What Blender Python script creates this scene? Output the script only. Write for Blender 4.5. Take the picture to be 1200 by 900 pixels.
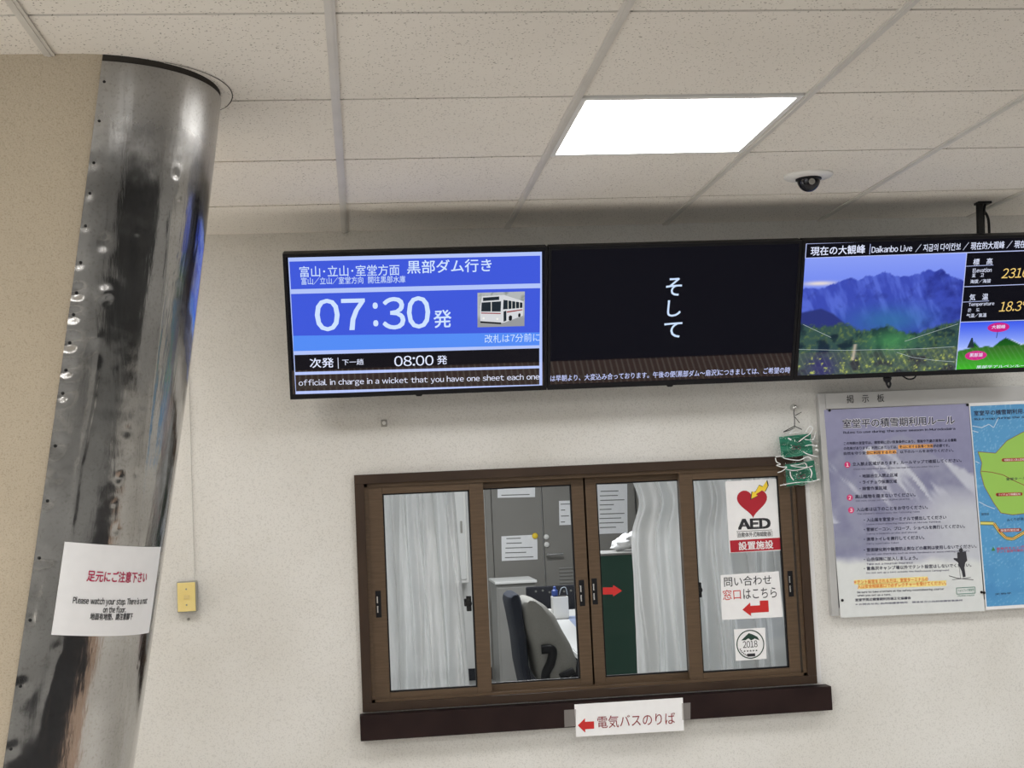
import bpy, bmesh, math, random
import numpy as np
from mathutils import Vector, Matrix

random.seed(7); rng = np.random.default_rng(7)
for o in list(bpy.data.objects): bpy.data.objects.remove(o)
S = bpy.context.scene
COL = S.collection

# ------------------------------------------------------------------ camera
H = 1.6                                   # camera height above the floor
F = 1592.0                                # focal length in pixels of the 1200 px wide frame
RM = np.array([[0.99296713, 0.04589509, -0.10913261],
               [-0.03700138, 0.99593138, 0.08216799],
               [0.1124597, -0.07755205, 0.99062531]])   # rows: right, down, forward in (x, down, depth)
cam = bpy.data.cameras.new('camera'); camo = bpy.data.objects.new('camera', cam); COL.objects.link(camo)
cam.sensor_width = 36.0; cam.lens = F / 1200 * 36; cam.clip_start = 0.02
w = lambda r: Vector((r[0], r[2], -r[1]))
cr, cu_, cf = w(RM[0]), -w(RM[1]), w(RM[2])
camo.matrix_world = Matrix(((cr.x, cu_.x, -cf.x, 0), (cr.y, cu_.y, -cf.y, 0), (cr.z, cu_.z, -cf.z, H), (0, 0, 0, 1)))
S.camera = camo

# ------------------------------------------------------------------ world, lights, exposure
S.view_settings.view_transform = 'Standard'; S.view_settings.look = 'None'
S.view_settings.gamma = 1.0; S.view_settings.use_curve_mapping = False
S.view_settings.exposure = 0.0
wd = bpy.data.worlds.new('world'); S.world = wd; wd.use_nodes = True
wd.node_tree.nodes['Background'].inputs[0].default_value = (0.75, 0.86, 1.0, 1)
wd.node_tree.nodes['Background'].inputs[1].default_value = 0.3
PANEL_W = 15.5        # watts of each ceiling panel out of view
PANEL_E = 10.5        # emission of the diffuser in view
FILL_W = 45.0         # fill added out of view on the left to brighten the room
SIDE_W = 11.0         # low fill added behind the pillar to brighten the lower left wall
OFFICE_W = 42.0
CZ = 0.9727           # ceiling above the camera
WY = 4.963            # wall facing the camera
GX = -0.0285          # a rail of the ceiling grid
GY = 2.6897           # a cross joint of the ceiling grid


def area(name, loc, rot, sx, sy, power, col=(1, 0.995, 0.985)):
    l = bpy.data.lights.new(name, 'AREA'); l.shape = 'RECTANGLE'; l.size = sx; l.size_y = sy
    l.energy = power; l.color = col
    o = bpy.data.objects.new(name, l); o.location = loc; o.rotation_euler = rot; COL.objects.link(o)
    return o


for px_ in (-2.73, -0.93, 0.87, 2.67, 4.47, 6.27):
    for k in range(4):
        if px_ == 0.87 and k == 0: continue
        area('ceiling_panel_lamp', (px_, 3.59 - 2.4 * k, H + CZ - 0.012), (0, 0, 0), 0.56, 0.56, PANEL_W * (0.7 if px_ > 2 else 1.0))
area('fill_lamp', (-3.1, -1.0, 0.95), (0, math.radians(-90), 0), 1.6, 5.0, FILL_W, (0.95, 0.97, 1.0))
area('fill_lamp', (-3.1, 4.2, 0.55), (0, math.radians(-90), 0), 1.0, 1.1, SIDE_W, (0.97, 0.98, 1.0))
area('office_lamp', (0.7, 6.9, 2.5), (0, 0, 0), 1.2, 0.6, OFFICE_W, (0.95, 0.98, 1.0))
area('office_lamp', (1.0, 9.6, 2.5), (0, 0, 0), 1.2, 0.6, OFFICE_W, (0.95, 0.98, 1.0))


# ------------------------------------------------------------------ pixel rays -> real positions
def ray(x, y):
    d = RM.T @ np.array([x - 600, y - 450, F]); return Vector((d[0], d[2], -d[1]))
def at(x, y, Y):
    d = ray(x, y); return Vector((0, 0, H)) + d * (Y / d.y)
def onz(x, y, Z):
    d = ray(x, y); return Vector((0, 0, H)) + d * ((Z - H) / d.z)
def proj(p):
    q = RM @ np.array([p[0], -(p[2] - H), p[1]]); return np.array([F * q[0] / q[2] + 600, F * q[1] / q[2] + 450])


class Plane:
    def __init__(s, O, U, V):
        s.O, s.U, s.V = Vector(O), Vector(U).normalized(), Vector(V).normalized(); s.N = s.U.cross(s.V)
    def px(s, x, y):
        d = ray(x, y); c = Vector((0, 0, H)); t = (s.O - c).dot(s.N) / d.dot(s.N); q = c + d * t - s.O
        return (q.dot(s.U), q.dot(s.V))
    def P(s, u, v, d=0.0): return s.O + s.U * u + s.V * v + s.N * d


def wallplane(Y): return Plane((0, Y, H), (1, 0, 0), (0, 0, 1))


# ------------------------------------------------------------------ materials
def lin(c):
    return tuple((v / 12.92 if v <= 0.04045 else ((v + 0.055) / 1.055) ** 2.4) for v in c)
def rgb(r, g, b): return lin((r / 255, g / 255, b / 255))


def mat(name, col, rough=0.6, metal=0.0, spec=0.5, emit=None, es=1.0, alpha=1.0, ior=None, coat=0.0):
    m = bpy.data.materials.new(name); m.use_nodes = True
    b = m.node_tree.nodes['Principled BSDF']
    b.inputs['Base Color'].default_value = (*col, 1); b.inputs['Roughness'].default_value = rough
    b.inputs['Metallic'].default_value = metal; b.inputs['Specular IOR Level'].default_value = spec
    b.inputs['Alpha'].default_value = alpha; b.inputs['Coat Weight'].default_value = coat
    if ior: b.inputs['IOR'].default_value = ior
    if emit:
        b.inputs['Emission Color'].default_value = (*emit, 1); b.inputs['Emission Strength'].default_value = es
    return m


def N(m, t, **kw):
    n = m.node_tree.nodes.new(t)
    for k, v in kw.items():
        if k in n.inputs: n.inputs[k].default_value = v
        else: setattr(n, k, v)
    return n
def L(m, a, b): m.node_tree.links.new(a, b)
def bsdf(m): return m.node_tree.nodes['Principled BSDF']


def ramp(m, src, stops):
    r = N(m, 'ShaderNodeValToRGB'); e = r.color_ramp.elements
    while len(e) > 1: e.remove(e[-1])
    e[0].position = stops[0][0]; e[0].color = (*stops[0][1], 1)
    for p, c in stops[1:]:
        q = e.new(p); q.color = (*c, 1)
    L(m, src, r.inputs[0]); return r.outputs[0]


def textured(name, c1, c2, scale, rough=0.7, bump=0.0, bscale=None, detail=3, lo=0.35, hi=0.65, stretch=None, metal=0.0, spec=0.4):
    m = mat(name, c1, rough, metal, spec)
    tc = N(m, 'ShaderNodeTexCoord'); v = tc.outputs['Object']
    if stretch:
        mp = N(m, 'ShaderNodeMapping'); mp.inputs['Scale'].default_value = stretch; L(m, v, mp.inputs[0]); v = mp.outputs[0]
    n = N(m, 'ShaderNodeTexNoise', Scale=scale, Detail=detail); L(m, v, n.inputs['Vector'])
    L(m, ramp(m, n.outputs[0], [(lo, c1), (hi, c2)]), bsdf(m).inputs['Base Color'])
    if bump:
        n2 = N(m, 'ShaderNodeTexNoise', Scale=bscale or scale, Detail=4); L(m, v, n2.inputs['Vector'])
        b = N(m, 'ShaderNodeBump', Strength=bump, Distance=0.004); L(m, n2.outputs[0], b.inputs['Height'])
        L(m, b.outputs[0], bsdf(m).inputs['Normal'])
    return m


def wall_material(name, base, speck, bump=0.35, fine=240.0):
    m = mat(name, base, 0.75, 0, 0.3)
    tc = N(m, 'ShaderNodeTexCoord').outputs['Object']
    n = N(m, 'ShaderNodeTexNoise', Scale=fine, Detail=3); L(m, tc, n.inputs['Vector'])
    n3 = N(m, 'ShaderNodeTexNoise', Scale=2.2, Detail=5); L(m, tc, n3.inputs['Vector'])
    c = ramp(m, n.outputs[0], [(0.36, speck), (0.47, base)])
    mx = N(m, 'ShaderNodeMix', data_type='RGBA', blend_type='MULTIPLY'); mx.inputs[0].default_value = 1
    L(m, c, mx.inputs[6]); L(m, ramp(m, n3.outputs[0], [(0.3, (0.9, 0.89, 0.87)), (0.65, (1, 1, 1))]), mx.inputs[7])
    L(m, mx.outputs[2], bsdf(m).inputs['Base Color'])
    n2 = N(m, 'ShaderNodeTexNoise', Scale=110.0, Detail=4); L(m, tc, n2.inputs['Vector'])
    b = N(m, 'ShaderNodeBump', Strength=bump, Distance=0.004); L(m, n2.outputs[0], b.inputs['Height'])
    L(m, b.outputs[0], bsdf(m).inputs['Normal'])
    return m


def tile_material():
    m = mat('ceiling_board', (0.78, 0.75, 0.70), 0.9, 0, 0.2)
    tc = N(m, 'ShaderNodeTexCoord').outputs['Object']
    wn = N(m, 'ShaderNodeTexNoise', Scale=60.0, Detail=2); L(m, tc, wn.inputs['Vector'])
    ad = N(m, 'ShaderNodeMix', data_type='VECTOR'); ad.inputs[0].default_value = 0.02
    L(m, tc, ad.inputs[4]); L(m, wn.outputs[1], ad.inputs[5])
    v = N(m, 'ShaderNodeTexVoronoi', Scale=125.0); L(m, ad.outputs[1], v.inputs['Vector'])
    dots = ramp(m, v.outputs['Distance'], [(0.15, (1, 1, 1)), (0.27, (0, 0, 0))])
    sep = N(m, 'ShaderNodeSeparateColor'); L(m, v.outputs['Color'], sep.inputs[0])
    gt = N(m, 'ShaderNodeMath', operation='GREATER_THAN'); L(m, sep.outputs[0], gt.inputs[0]); gt.inputs[1].default_value = 0.25
    mu = N(m, 'ShaderNodeMath', operation='MULTIPLY'); L(m, dots, mu.inputs[0]); L(m, gt.outputs[0], mu.inputs[1])
    n3 = N(m, 'ShaderNodeTexNoise', Scale=1.6, Detail=4); L(m, tc, n3.inputs['Vector'])
    base = ramp(m, n3.outputs[0], [(0.3, (0.80, 0.755, 0.685)), (0.7, (0.86, 0.815, 0.745))])
    mx = N(m, 'ShaderNodeMix', data_type='RGBA'); L(m, mu.outputs[0], mx.inputs[0]); L(m, base, mx.inputs[6])
    mx.inputs[7].default_value = (0.36, 0.32, 0.27, 1)
    L(m, mx.outputs[2], bsdf(m).inputs['Base Color'])
    b = N(m, 'ShaderNodeBump', Strength=0.4, Distance=0.002, invert=True); L(m, mu.outputs[0], b.inputs['Height'])
    L(m, b.outputs[0], bsdf(m).inputs['Normal'])
    return m


def steel_material():
    m = mat('dented_steel', (0.55, 0.55, 0.56), 0.15, 1.0)
    tc = N(m, 'ShaderNodeTexCoord').outputs['Object']
    mp = N(m, 'ShaderNodeMapping'); mp.inputs['Rotation'].default_value = (0, math.radians(-10), 0)
    mp.inputs['Scale'].default_value = (38, 38, 1.3); L(m, tc, mp.inputs[0])
    n = N(m, 'ShaderNodeTexNoise', Scale=1.0, Detail=5); L(m, mp.outputs[0], n.inputs['Vector'])
    n2 = N(m, 'ShaderNodeTexNoise', Scale=5.0, Detail=6); L(m, tc, n2.inputs['Vector'])
    n4 = N(m, 'ShaderNodeTexNoise', Scale=160.0, Detail=3); L(m, tc, n4.inputs['Vector'])
    # worn, matt towards the ceiling (dusty); polished lower down
    sp = N(m, 'ShaderNodeSeparateXYZ'); L(m, tc, sp.inputs[0])
    mr = N(m, 'ShaderNodeMapRange'); L(m, sp.outputs[2], mr.inputs[0])
    mr.inputs[1].default_value = H + 0.70; mr.inputs[2].default_value = H + 0.86; mr.inputs[3].default_value = 0.09; mr.inputs[4].default_value = 0.26
    ad = N(m, 'ShaderNodeMath', operation='MULTIPLY_ADD'); L(m, n.outputs[0], ad.inputs[0]); ad.inputs[1].default_value = 0.08; L(m, mr.outputs[0], ad.inputs[2])
    L(m, ad.outputs[0], bsdf(m).inputs['Roughness'])
    c = ramp(m, n2.outputs[0], [(0.3, (0.36, 0.35, 0.335)), (0.62, (0.52, 0.51, 0.495))])
    mx = N(m, 'ShaderNodeMix', data_type='RGBA', blend_type='MULTIPLY'); mx.inputs[0].default_value = 1
    L(m, c, mx.inputs[6]); L(m, ramp(m, n4.outputs[0], [(0.33, (0.85, 0.84, 0.82)), (0.45, (1, 1, 1))]), mx.inputs[7])
    L(m, mx.outputs[2], bsdf(m).inputs['Base Color'])
    b = N(m, 'ShaderNodeBump', Strength=0.2, Distance=0.006); L(m, n.outputs[0], b.inputs['Height'])
    n5 = N(m, 'ShaderNodeTexNoise', Scale=9.0, Detail=2); L(m, tc, n5.inputs['Vector'])
    b2 = N(m, 'ShaderNodeBump', Strength=0.12, Distance=0.02); L(m, n5.outputs[0], b2.inputs['Height']); L(m, b.outputs[0], b2.inputs['Normal'])
    L(m, b2.outputs[0], bsdf(m).inputs['Normal'])
    return m


def glass_material(name, fac=1.0, tint=(1, 1, 1), ior=1.45):
    m = bpy.data.materials.new(name); m.use_nodes = True; nt = m.node_tree; nt.nodes.clear()
    out = N(m, 'ShaderNodeOutputMaterial'); mix = N(m, 'ShaderNodeMixShader'); tr = N(m, 'ShaderNodeBsdfTransparent')
    gl = N(m, 'ShaderNodeBsdfGlossy', Roughness=0.01); fr = N(m, 'ShaderNodeFresnel', IOR=ior)
    tr.inputs[0].default_value = (*tint, 1)
    mu = N(m, 'ShaderNodeMath', operation='MULTIPLY'); L(m, fr.outputs[0], mu.inputs[0]); mu.inputs[1].default_value = fac
    L(m, mu.outputs[0], mix.inputs[0]); L(m, tr.outputs[0], mix.inputs[1]); L(m, gl.outputs[0], mix.inputs[2]); L(m, mix.outputs[0], out.inputs[0])
    return m


def curtain_material():
    m = mat('vinyl_curtain', (0.88, 0.90, 0.90), 0.16, 0, 0.7)
    nt = m.node_tree; out = [n for n in nt.nodes if n.type == 'OUTPUT_MATERIAL'][0]
    tl = N(m, 'ShaderNodeBsdfTranslucent'); tl.inputs[0].default_value = (0.92, 0.93, 0.93, 1)
    tr = N(m, 'ShaderNodeBsdfTransparent')
    a = N(m, 'ShaderNodeMixShader'); a.inputs[0].default_value = 0.45; L(m, bsdf(m).outputs[0], a.inputs[1]); L(m, tl.outputs[0], a.inputs[2])
    b = N(m, 'ShaderNodeMixShader'); b.inputs[0].default_value = 0.1; L(m, a.outputs[0], b.inputs[1]); L(m, tr.outputs[0], b.inputs[2])
    L(m, b.outputs[0], out.inputs[0])
    return m


def screen_mat(name, col, k=1.0):        # a lit area of a display behind a glossy front
    return mat(name, (0.004, 0.004, 0.005), 0.02, 0, 0.5, emit=col, es=k, ior=1.75)


def attr_mat(name, screen=False, rough=0.5):
    m = mat(name, (0.004, 0.004, 0.005) if screen else (1, 1, 1), 0.02 if screen else rough, 0, 0.5, ior=1.75 if screen else 1.5)
    a = N(m, 'ShaderNodeAttribute', attribute_name='Col')
    if screen:
        L(m, a.outputs[0], bsdf(m).inputs['Emission Color']); bsdf(m).inputs['Emission Strength'].default_value = 1.0
    else: L(m, a.outputs[0], bsdf(m).inputs['Base Color'])
    return m


M = dict(
    wall=wall_material('painted_wall', (0.80, 0.79, 0.76), (0.69, 0.68, 0.65), 0.3, 230.0),
    pier=wall_material('pillar_plaster', (0.50, 0.43, 0.33), (0.41, 0.345, 0.255), 0.5, 330.0),
    tile=tile_material(), steel=steel_material(),
    rail=textured('ceiling_rail_paint', (0.62, 0.59, 0.54), (0.68, 0.65, 0.60), 8, 0.45),
    plenum=mat('joint_shadow_gap', (0.05, 0.045, 0.04), 0.9, spec=0.1),
    floor=textured('vinyl_floor', (0.72, 0.70, 0.66), (0.80, 0.78, 0.74), 6, 0.35),
    dim=textured('far_wall_paint', (0.48, 0.48, 0.475), (0.54, 0.54, 0.535), 1.5, 0.7),
    brown=textured('brown_sash_aluminium', (0.098, 0.064, 0.038), (0.125, 0.082, 0.050), 3, 0.42, stretch=(4, 4, 40), spec=0.3),
    brown_dark=textured('dark_brown_frame', (0.040, 0.024, 0.016), (0.055, 0.034, 0.022), 5, 0.45, spec=0.25),
    sill=textured('dark_sill', (0.018, 0.010, 0.010), (0.028, 0.016, 0.015), 6, 0.5, spec=0.12),
    black=mat('black_plastic', (0.010, 0.010, 0.012), 0.4, spec=0.2), blackmetal=mat('black_metal', (0.015, 0.015, 0.015), 0.45, 0.2, spec=0.3),
    chrome=mat('bright_metal', (0.75, 0.75, 0.74), 0.2, 1.0), white=mat('white_plastic', (0.80, 0.79, 0.76), 0.4),
    paper=textured('white_paper', (0.89, 0.89, 0.90), (0.92, 0.92, 0.93), 30, 0.55), ink=mat('black_ink', (0.02, 0.02, 0.025), 0.6),
    red=mat('red_ink', rgb(205, 40, 38), 0.5), crimson=mat('crimson_ink', rgb(178, 22, 42), 0.5), maroon=mat('maroon_ink', rgb(140, 32, 42), 0.5),
    yellow=mat('yellow_ink', rgb(250, 215, 60), 0.5), orange=mat('orange_ink', rgb(250, 150, 30), 0.5), pink=mat('pink_ink', rgb(226, 50, 120), 0.5),
    glass=glass_material('window_glass', 0.4), sleeve=glass_material('clear_plastic', 2.2, (0.95, 0.98, 0.97)), tape=mat('clear_tape', (0.45, 0.42, 0.40), 0.3, alpha=0.45),
    curtain=curtain_material(),
    alu=textured('satin_aluminium', (0.50, 0.50, 0.495), (0.56, 0.56, 0.555), 4, 0.4, metal=0.3),
    boardback=mat('board_backing', (0.30, 0.30, 0.31), 0.6),
    cream=textured('cream_plate', rgb(236, 214, 140), rgb(240, 220, 150), 20, 0.4), greymet=mat('grey_box_metal', (0.33, 0.32, 0.29), 0.45),
    offwhite=textured('office_wall_paint', (0.72, 0.72, 0.70), (0.76, 0.76, 0.74), 4, 0.6), doorgrey=textured('grey_steel_door', (0.235, 0.225, 0.205), (0.25, 0.24, 0.22), 4, 0.5),
    officefloor=textured('office_floor', (0.35, 0.35, 0.34), (0.4, 0.4, 0.39), 8, 0.4),
    cabinet=textured('grey_cabinet_steel', (0.27, 0.265, 0.25), (0.29, 0.285, 0.27), 5, 0.45),
    navy=textured('navy_chair_fabric', (0.018, 0.022, 0.035), (0.028, 0.034, 0.05), 200, 0.9), greyshell=textured('grey_chair_shell', (0.27, 0.265, 0.24), (0.31, 0.30, 0.275), 200, 0.7),
    desk=mat('pale_desk_top', (0.72, 0.72, 0.71), 0.35), mat_blue=mat('blue_desk_mat', (0.36, 0.43, 0.62), 0.3), darkpart=textured('dark_partition_fabric', (0.014, 0.015, 0.02), (0.02, 0.021, 0.028), 150, 0.9),
    green=textured('dark_green_partition', (0.030, 0.085, 0.062), (0.036, 0.098, 0.072), 120, 0.75), blue=mat('blue_plastic', (0.04, 0.09, 0.35), 0.35),
    tagteal=textured('green_card', rgb(18, 140, 110), rgb(22, 150, 118), 30, 0.45), taglight=mat('pale_green_ink', rgb(110, 195, 165), 0.5), taggrey=mat('grey_ink', rgb(110, 110, 105), 0.5),
    matbrown=None,
)
def slat_floor():
    m = mat('brown_ribbed_floor', (0.2, 0.12, 0.08), 0.45)
    tc = N(m, 'ShaderNodeTexCoord').outputs['Object']
    wv = N(m, 'ShaderNodeTexWave', Scale=9.0, wave_type='BANDS', bands_direction='X'); L(m, tc, wv.inputs['Vector'])
    wy = N(m, 'ShaderNodeTexWave', Scale=1.1, wave_type='BANDS', bands_direction='Y'); L(m, tc, wy.inputs['Vector'])
    a = ramp(m, wv.outputs[0], [(0.80, (0.36, 0.21, 0.14)), (0.95, (0.85, 0.72, 0.58))])
    mx = N(m, 'ShaderNodeMix', data_type='RGBA'); L(m, ramp(m, wy.outputs[0], [(0.97, (0, 0, 0)), (0.99, (1, 1, 1))]), mx.inputs[0])
    L(m, a, mx.inputs[6]); mx.inputs[7].default_value = (0.5, 0.4, 0.3, 1)
    L(m, mx.outputs[2], bsdf(m).inputs['Base Color']); return m
M['matbrown'] = slat_floor()
M['darkmat'] = textured('charcoal_carpet', (0.022, 0.022, 0.025), (0.034, 0.034, 0.038), 90, 0.95)
M['added_door_dark'] = textured('added_door_charcoal', (0.035, 0.036, 0.038), (0.045, 0.046, 0.048), 4, 0.5)
M['added_grey'] = textured('added_grey_floor', (0.24, 0.24, 0.235), (0.30, 0.30, 0.295), 60, 0.95)

# ------------------------------------------------------------------ building helpers
ORG = {}


def props(o, label=None, cat=None, group=None, kind=None):
    if label: o['label'] = label
    if cat: o['category'] = cat
    if group: o['group'] = group
    if kind: o['kind'] = kind
    return o


def thing(name, label, cat, loc, group=None, kind=None):
    o = bpy.data.objects.new(name, None); COL.objects.link(o); o.location = loc; o.empty_display_size = 0.05
    ORG[o.name] = Vector(loc); return props(o, label, cat, group, kind)


def build(name, bm, m, parent=None, smooth=False, label=None, cat=None, group=None, kind=None, base=None):
    if parent is not None: org = ORG[parent.name]
    elif base is not None: org = Vector(base)
    elif kind == 'structure': org = Vector((0, 0, 0))
    else:
        co = np.array([v.co for v in bm.verts]); lo, hi = co.min(0), co.max(0)
        org = Vector(((lo[0] + hi[0]) / 2, (lo[1] + hi[1]) / 2, lo[2]))
    bmesh.ops.translate(bm, verts=bm.verts, vec=-org)
    me = bpy.data.meshes.new(name); bm.to_mesh(me); bm.free()
    for mm in (m if isinstance(m, (list, tuple)) else [m]): me.materials.append(mm)
    if smooth:
        me.polygons.foreach_set('use_smooth', [True] * len(me.polygons))
        if smooth == 'auto': me.set_sharp_from_angle(angle=math.radians(40))
    o = bpy.data.objects.new(name, me); COL.objects.link(o)
    if parent is not None: o.parent = parent
    else: o.location = org
    ORG[o.name] = org
    return props(o, label, cat, group, kind)


def box(bm, x0, x1, y0, y1, z0, z1, bev=0.0, seg=2):
    t = bmesh.new()
    vs = [t.verts.new((x, y, z)) for x in (x0, x1) for y in (y0, y1) for z in (z0, z1)]
    for f in ((0, 1, 3, 2), (4, 6, 7, 5), (0, 4, 5, 1), (2, 3, 7, 6), (0, 2, 6, 4), (1, 5, 7, 3)): t.faces.new([vs[i] for i in f])
    bmesh.ops.recalc_face_normals(t, faces=t.faces)
    if bev: bmesh.ops.bevel(t, geom=t.edges[:], offset=bev, segments=seg, affect='EDGES', profile=0.6)
    merge(bm, t); return bm


def merge(bm, t, M4=None):
    if M4: bmesh.ops.transform(t, matrix=M4, verts=t.verts)
    me = bpy.data.meshes.new('tmp'); t.to_mesh(me); t.free(); bm.from_mesh(me); bpy.data.meshes.remove(me)


def prism(bm, pl, poly, d0, d1, bev=0.0):
    t = bmesh.new()
    a = [t.verts.new(pl.P(u, v, d0)) for u, v in poly]; b = [t.verts.new(pl.P(u, v, d1)) for u, v in poly]
    t.faces.new(a); t.faces.new(b[::-1]); n = len(a)
    for i in range(n): t.faces.new([a[i], a[(i + 1) % n], b[(i + 1) % n], b[i]])
    bmesh.ops.recalc_face_normals(t, faces=t.faces)
    if bev: bmesh.ops.bevel(t, geom=t.edges[:], offset=bev, segments=2, affect='EDGES')
    merge(bm, t); return bm


def tube(bm, pts, r, seg=10, rads=None):
    pts = [Vector(p) for p in pts]; rings = []
    up = Vector((0, 0, 1)); prev = None
    for i, p in enumerate(pts):
        d = (pts[min(i + 1, len(pts) - 1)] - pts[max(i - 1, 0)]).normalized()
        a = prev - d * prev.dot(d) if prev else (up.cross(d) if abs(d.z) < 0.95 else Vector((1, 0, 0)).cross(d))
        a.normalize(); b = d.cross(a); prev = a; rr = rads[i] if rads else r
        rings.append([bm.verts.new(p + (a * math.cos(t) + b * math.sin(t)) * rr) for t in [k * 2 * math.pi / seg for k in range(seg)]])
    for q, s in zip(rings, rings[1:]):
        for k in range(seg): bm.faces.new([q[k], q[(k + 1) % seg], s[(k + 1) % seg], s[k]])
    bm.faces.new(rings[0][::-1]); bm.faces.new(rings[-1]); return bm


def spline(pts, n=8):
    pts = [Vector(p) for p in pts]; P = [pts[0]] + pts + [pts[-1]]; out = []
    for i in range(1, len(P) - 2):
        for k in range(n):
            t = k / n; p0, p1, p2, p3 = P[i - 1:i + 3]
            out.append(0.5 * ((2 * p1) + (p2 - p0) * t + (2 * p0 - 5 * p1 + 4 * p2 - p3) * t * t + (3 * p1 - p0 - 3 * p2 + p3) * t ** 3))
    return out + [pts[-1]]


def lathe(bm, c, prof, seg=32, axis='z'):
    rings = []
    for r, h in prof:
        ring = []
        for k in range(seg):
            t = 2 * math.pi * k / seg; x, y = r * math.cos(t), r * math.sin(t)
            ring.append(bm.verts.new(Vector(c) + (Vector((x, y, h)) if axis == 'z' else Vector((x, -h, y)))))
        rings.append(ring)
    for q, s in zip(rings, rings[1:]):
        for k in range(seg): bm.faces.new([q[k], q[(k + 1) % seg], s[(k + 1) % seg], s[k]])
    bm.faces.new(rings[0][::-1]); bm.faces.new(rings[-1])
    bmesh.ops.recalc_face_normals(bm, faces=bm.faces); return bm


_tc = {}


def raw_glyphs(body, bold):
    key = ('raw', body, bold)
    if key not in _tc:
        c = bpy.data.curves.new('t', 'FONT'); c.body = body; c.offset = bold; c.resolution_u = 3
        o = bpy.data.objects.new('t', c); COL.objects.link(o); bpy.context.view_layer.update()
        me = bpy.data.meshes.new_from_object(o.evaluated_get(bpy.context.evaluated_depsgraph_get()))
        v = np.array([x.co[:2] for x in me.vertices]).reshape(-1, 2); f = [tuple(p.vertices) for p in me.polygons]
        bpy.data.objects.remove(o); bpy.data.curves.remove(c); bpy.data.meshes.remove(me); _tc[key] = (v, f)
    return _tc[key]


def glyphs(body, bold=0.0, slant=0.0):
    """outline of a line of writing; latin letters and digits come from the upright sans of the wide forms, set close"""
    key = (body, bold, slant)
    if key not in _tc:
        runs, x, V, Fc, n = [], 0.0, [], [], 0
        for ch in body:
            asc = 32 <= ord(ch) < 127
            if asc or not runs or runs[-1][0]: runs.append([asc, ch])
            else: runs[-1][1] += ch
        for asc, r in runs:
            if r in (' ', '\u3000'): x += 0.34; continue
            v, f = raw_glyphs(chr(ord(r) + 0xFEE0) if asc else r, 0.0)
            if not len(v): x += 0.3; continue
            V.append(v + np.array([x - v[:, 0].min(), 0])); Fc += [tuple(i + n for i in t) for t in f]; n += len(v)
            x += v[:, 0].max() - v[:, 0].min() + (0.062 if asc else 0.09)
        v = np.concatenate(V)
        if bold: v = np.concatenate([v + np.array(q) * bold * 0.8 for q in ((-1, -1), (1, -1), (-1, 1), (1, 1))]); Fc = [tuple(i + k * n for i in t) for k in range(4) for t in Fc]
        v[:, 0] += slant * v[:, 1]
        lo, hi = v.min(0), v.max(0); _tc[key] = ((v - lo) / (hi - lo), Fc, hi - lo)
    return _tc[key]


class Flat:
    """flat print on a plane: polygons, discs and lettering gathered in one mesh"""
    def __init__(s, pl, d=0.0): s.pl, s.d, s.bm, s.done = pl, d, bmesh.new(), []
    def cut(s):
        if len(s.bm.verts): s.done.append(s.bm); s.bm = bmesh.new()
        return s
    def poly(s, pts, d=0.0):
        s.bm.faces.new([s.bm.verts.new(s.pl.P(u, v, s.d + d)) for u, v in pts]); return s
    def ppoly(s, pts, d=0.0): return s.poly([s.pl.px(*p) for p in pts], d)
    def rect(s, u0, u1, v0, v1, d=0.0): return s.poly([(u0, v0), (u1, v0), (u1, v1), (u0, v1)], d)
    def disc(s, u, v, r, d=0.0, n=28, ry=None):
        return s.poly([(u + r * math.cos(2 * math.pi * k / n), v + (ry or r) * math.sin(2 * math.pi * k / n)) for k in range(n)], d)
    def ring(s, u, v, r0, r1, a0=0, a1=360, n=40, d=0.0):
        for k in range(n):
            a, b = math.radians(a0 + (a1 - a0) * k / n), math.radians(a0 + (a1 - a0) * (k + 1) / n)
            s.poly([(u + r0 * math.cos(a), v + r0 * math.sin(a)), (u + r1 * math.cos(a), v + r1 * math.sin(a)), (u + r1 * math.cos(b), v + r1 * math.sin(b)), (u + r0 * math.cos(b), v + r0 * math.sin(b))], d)
        return s
    def line(s, pts, wd, d=0.0):
        for (a, b), (c, e) in zip(pts, pts[1:]):
            t = Vector((c - a, e - b)); t = t.normalized() if t.length else t; n = Vector((-t.y, t.x)) * wd / 2
            s.poly([(a - n.x, b - n.y), (c - n.x, e - n.y), (c + n.x, e + n.y), (a + n.x, b + n.y)], d)
        return s
    def pline(s, pts, wpx, d=0.0): return s.line([s.pl.px(*p) for p in pts], wpx * s.pl.O.y / F, d)
    def text(s, body, xl, yl, xr, yr, h, d=0.0, bold=0.0, pxs=True, slant=0.0):
        s.cut(); g, f, sz = glyphs(body, bold, slant)
        if pxs:
            a, b = np.array(s.pl.px(xl, yl)), np.array(s.pl.px(xr, yr))
            hh = abs(s.pl.px(xl, yl - h / 2)[1] - s.pl.px(xl, yl + h / 2)[1])
        else: a, b, hh = np.array((xl, yl)), np.array((xr, yr)), h
        e = b - a; nrm = np.array((-e[1], e[0])) / np.linalg.norm(e)
        q = a + g[:, :1] * e + (g[:, 1:] - 0.5) * nrm * hh
        m_ = len(q) // 4 if bold else len(q)          # each strike of bold lettering lies a hair above the one before
        vs = [s.bm.verts.new(s.pl.P(p[0], p[1], s.d + d + 0.00007 * (k // m_))) for k, p in enumerate(q)]
        for t in f:
            try: s.bm.faces.new([vs[i] for i in t])
            except ValueError: pass
        return s.cut()
    def build(s, name, m, parent=None, **k):
        s.cut(); o = None
        for b in s.done: o = build(name, b, m, parent, **k)
        return o


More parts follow.
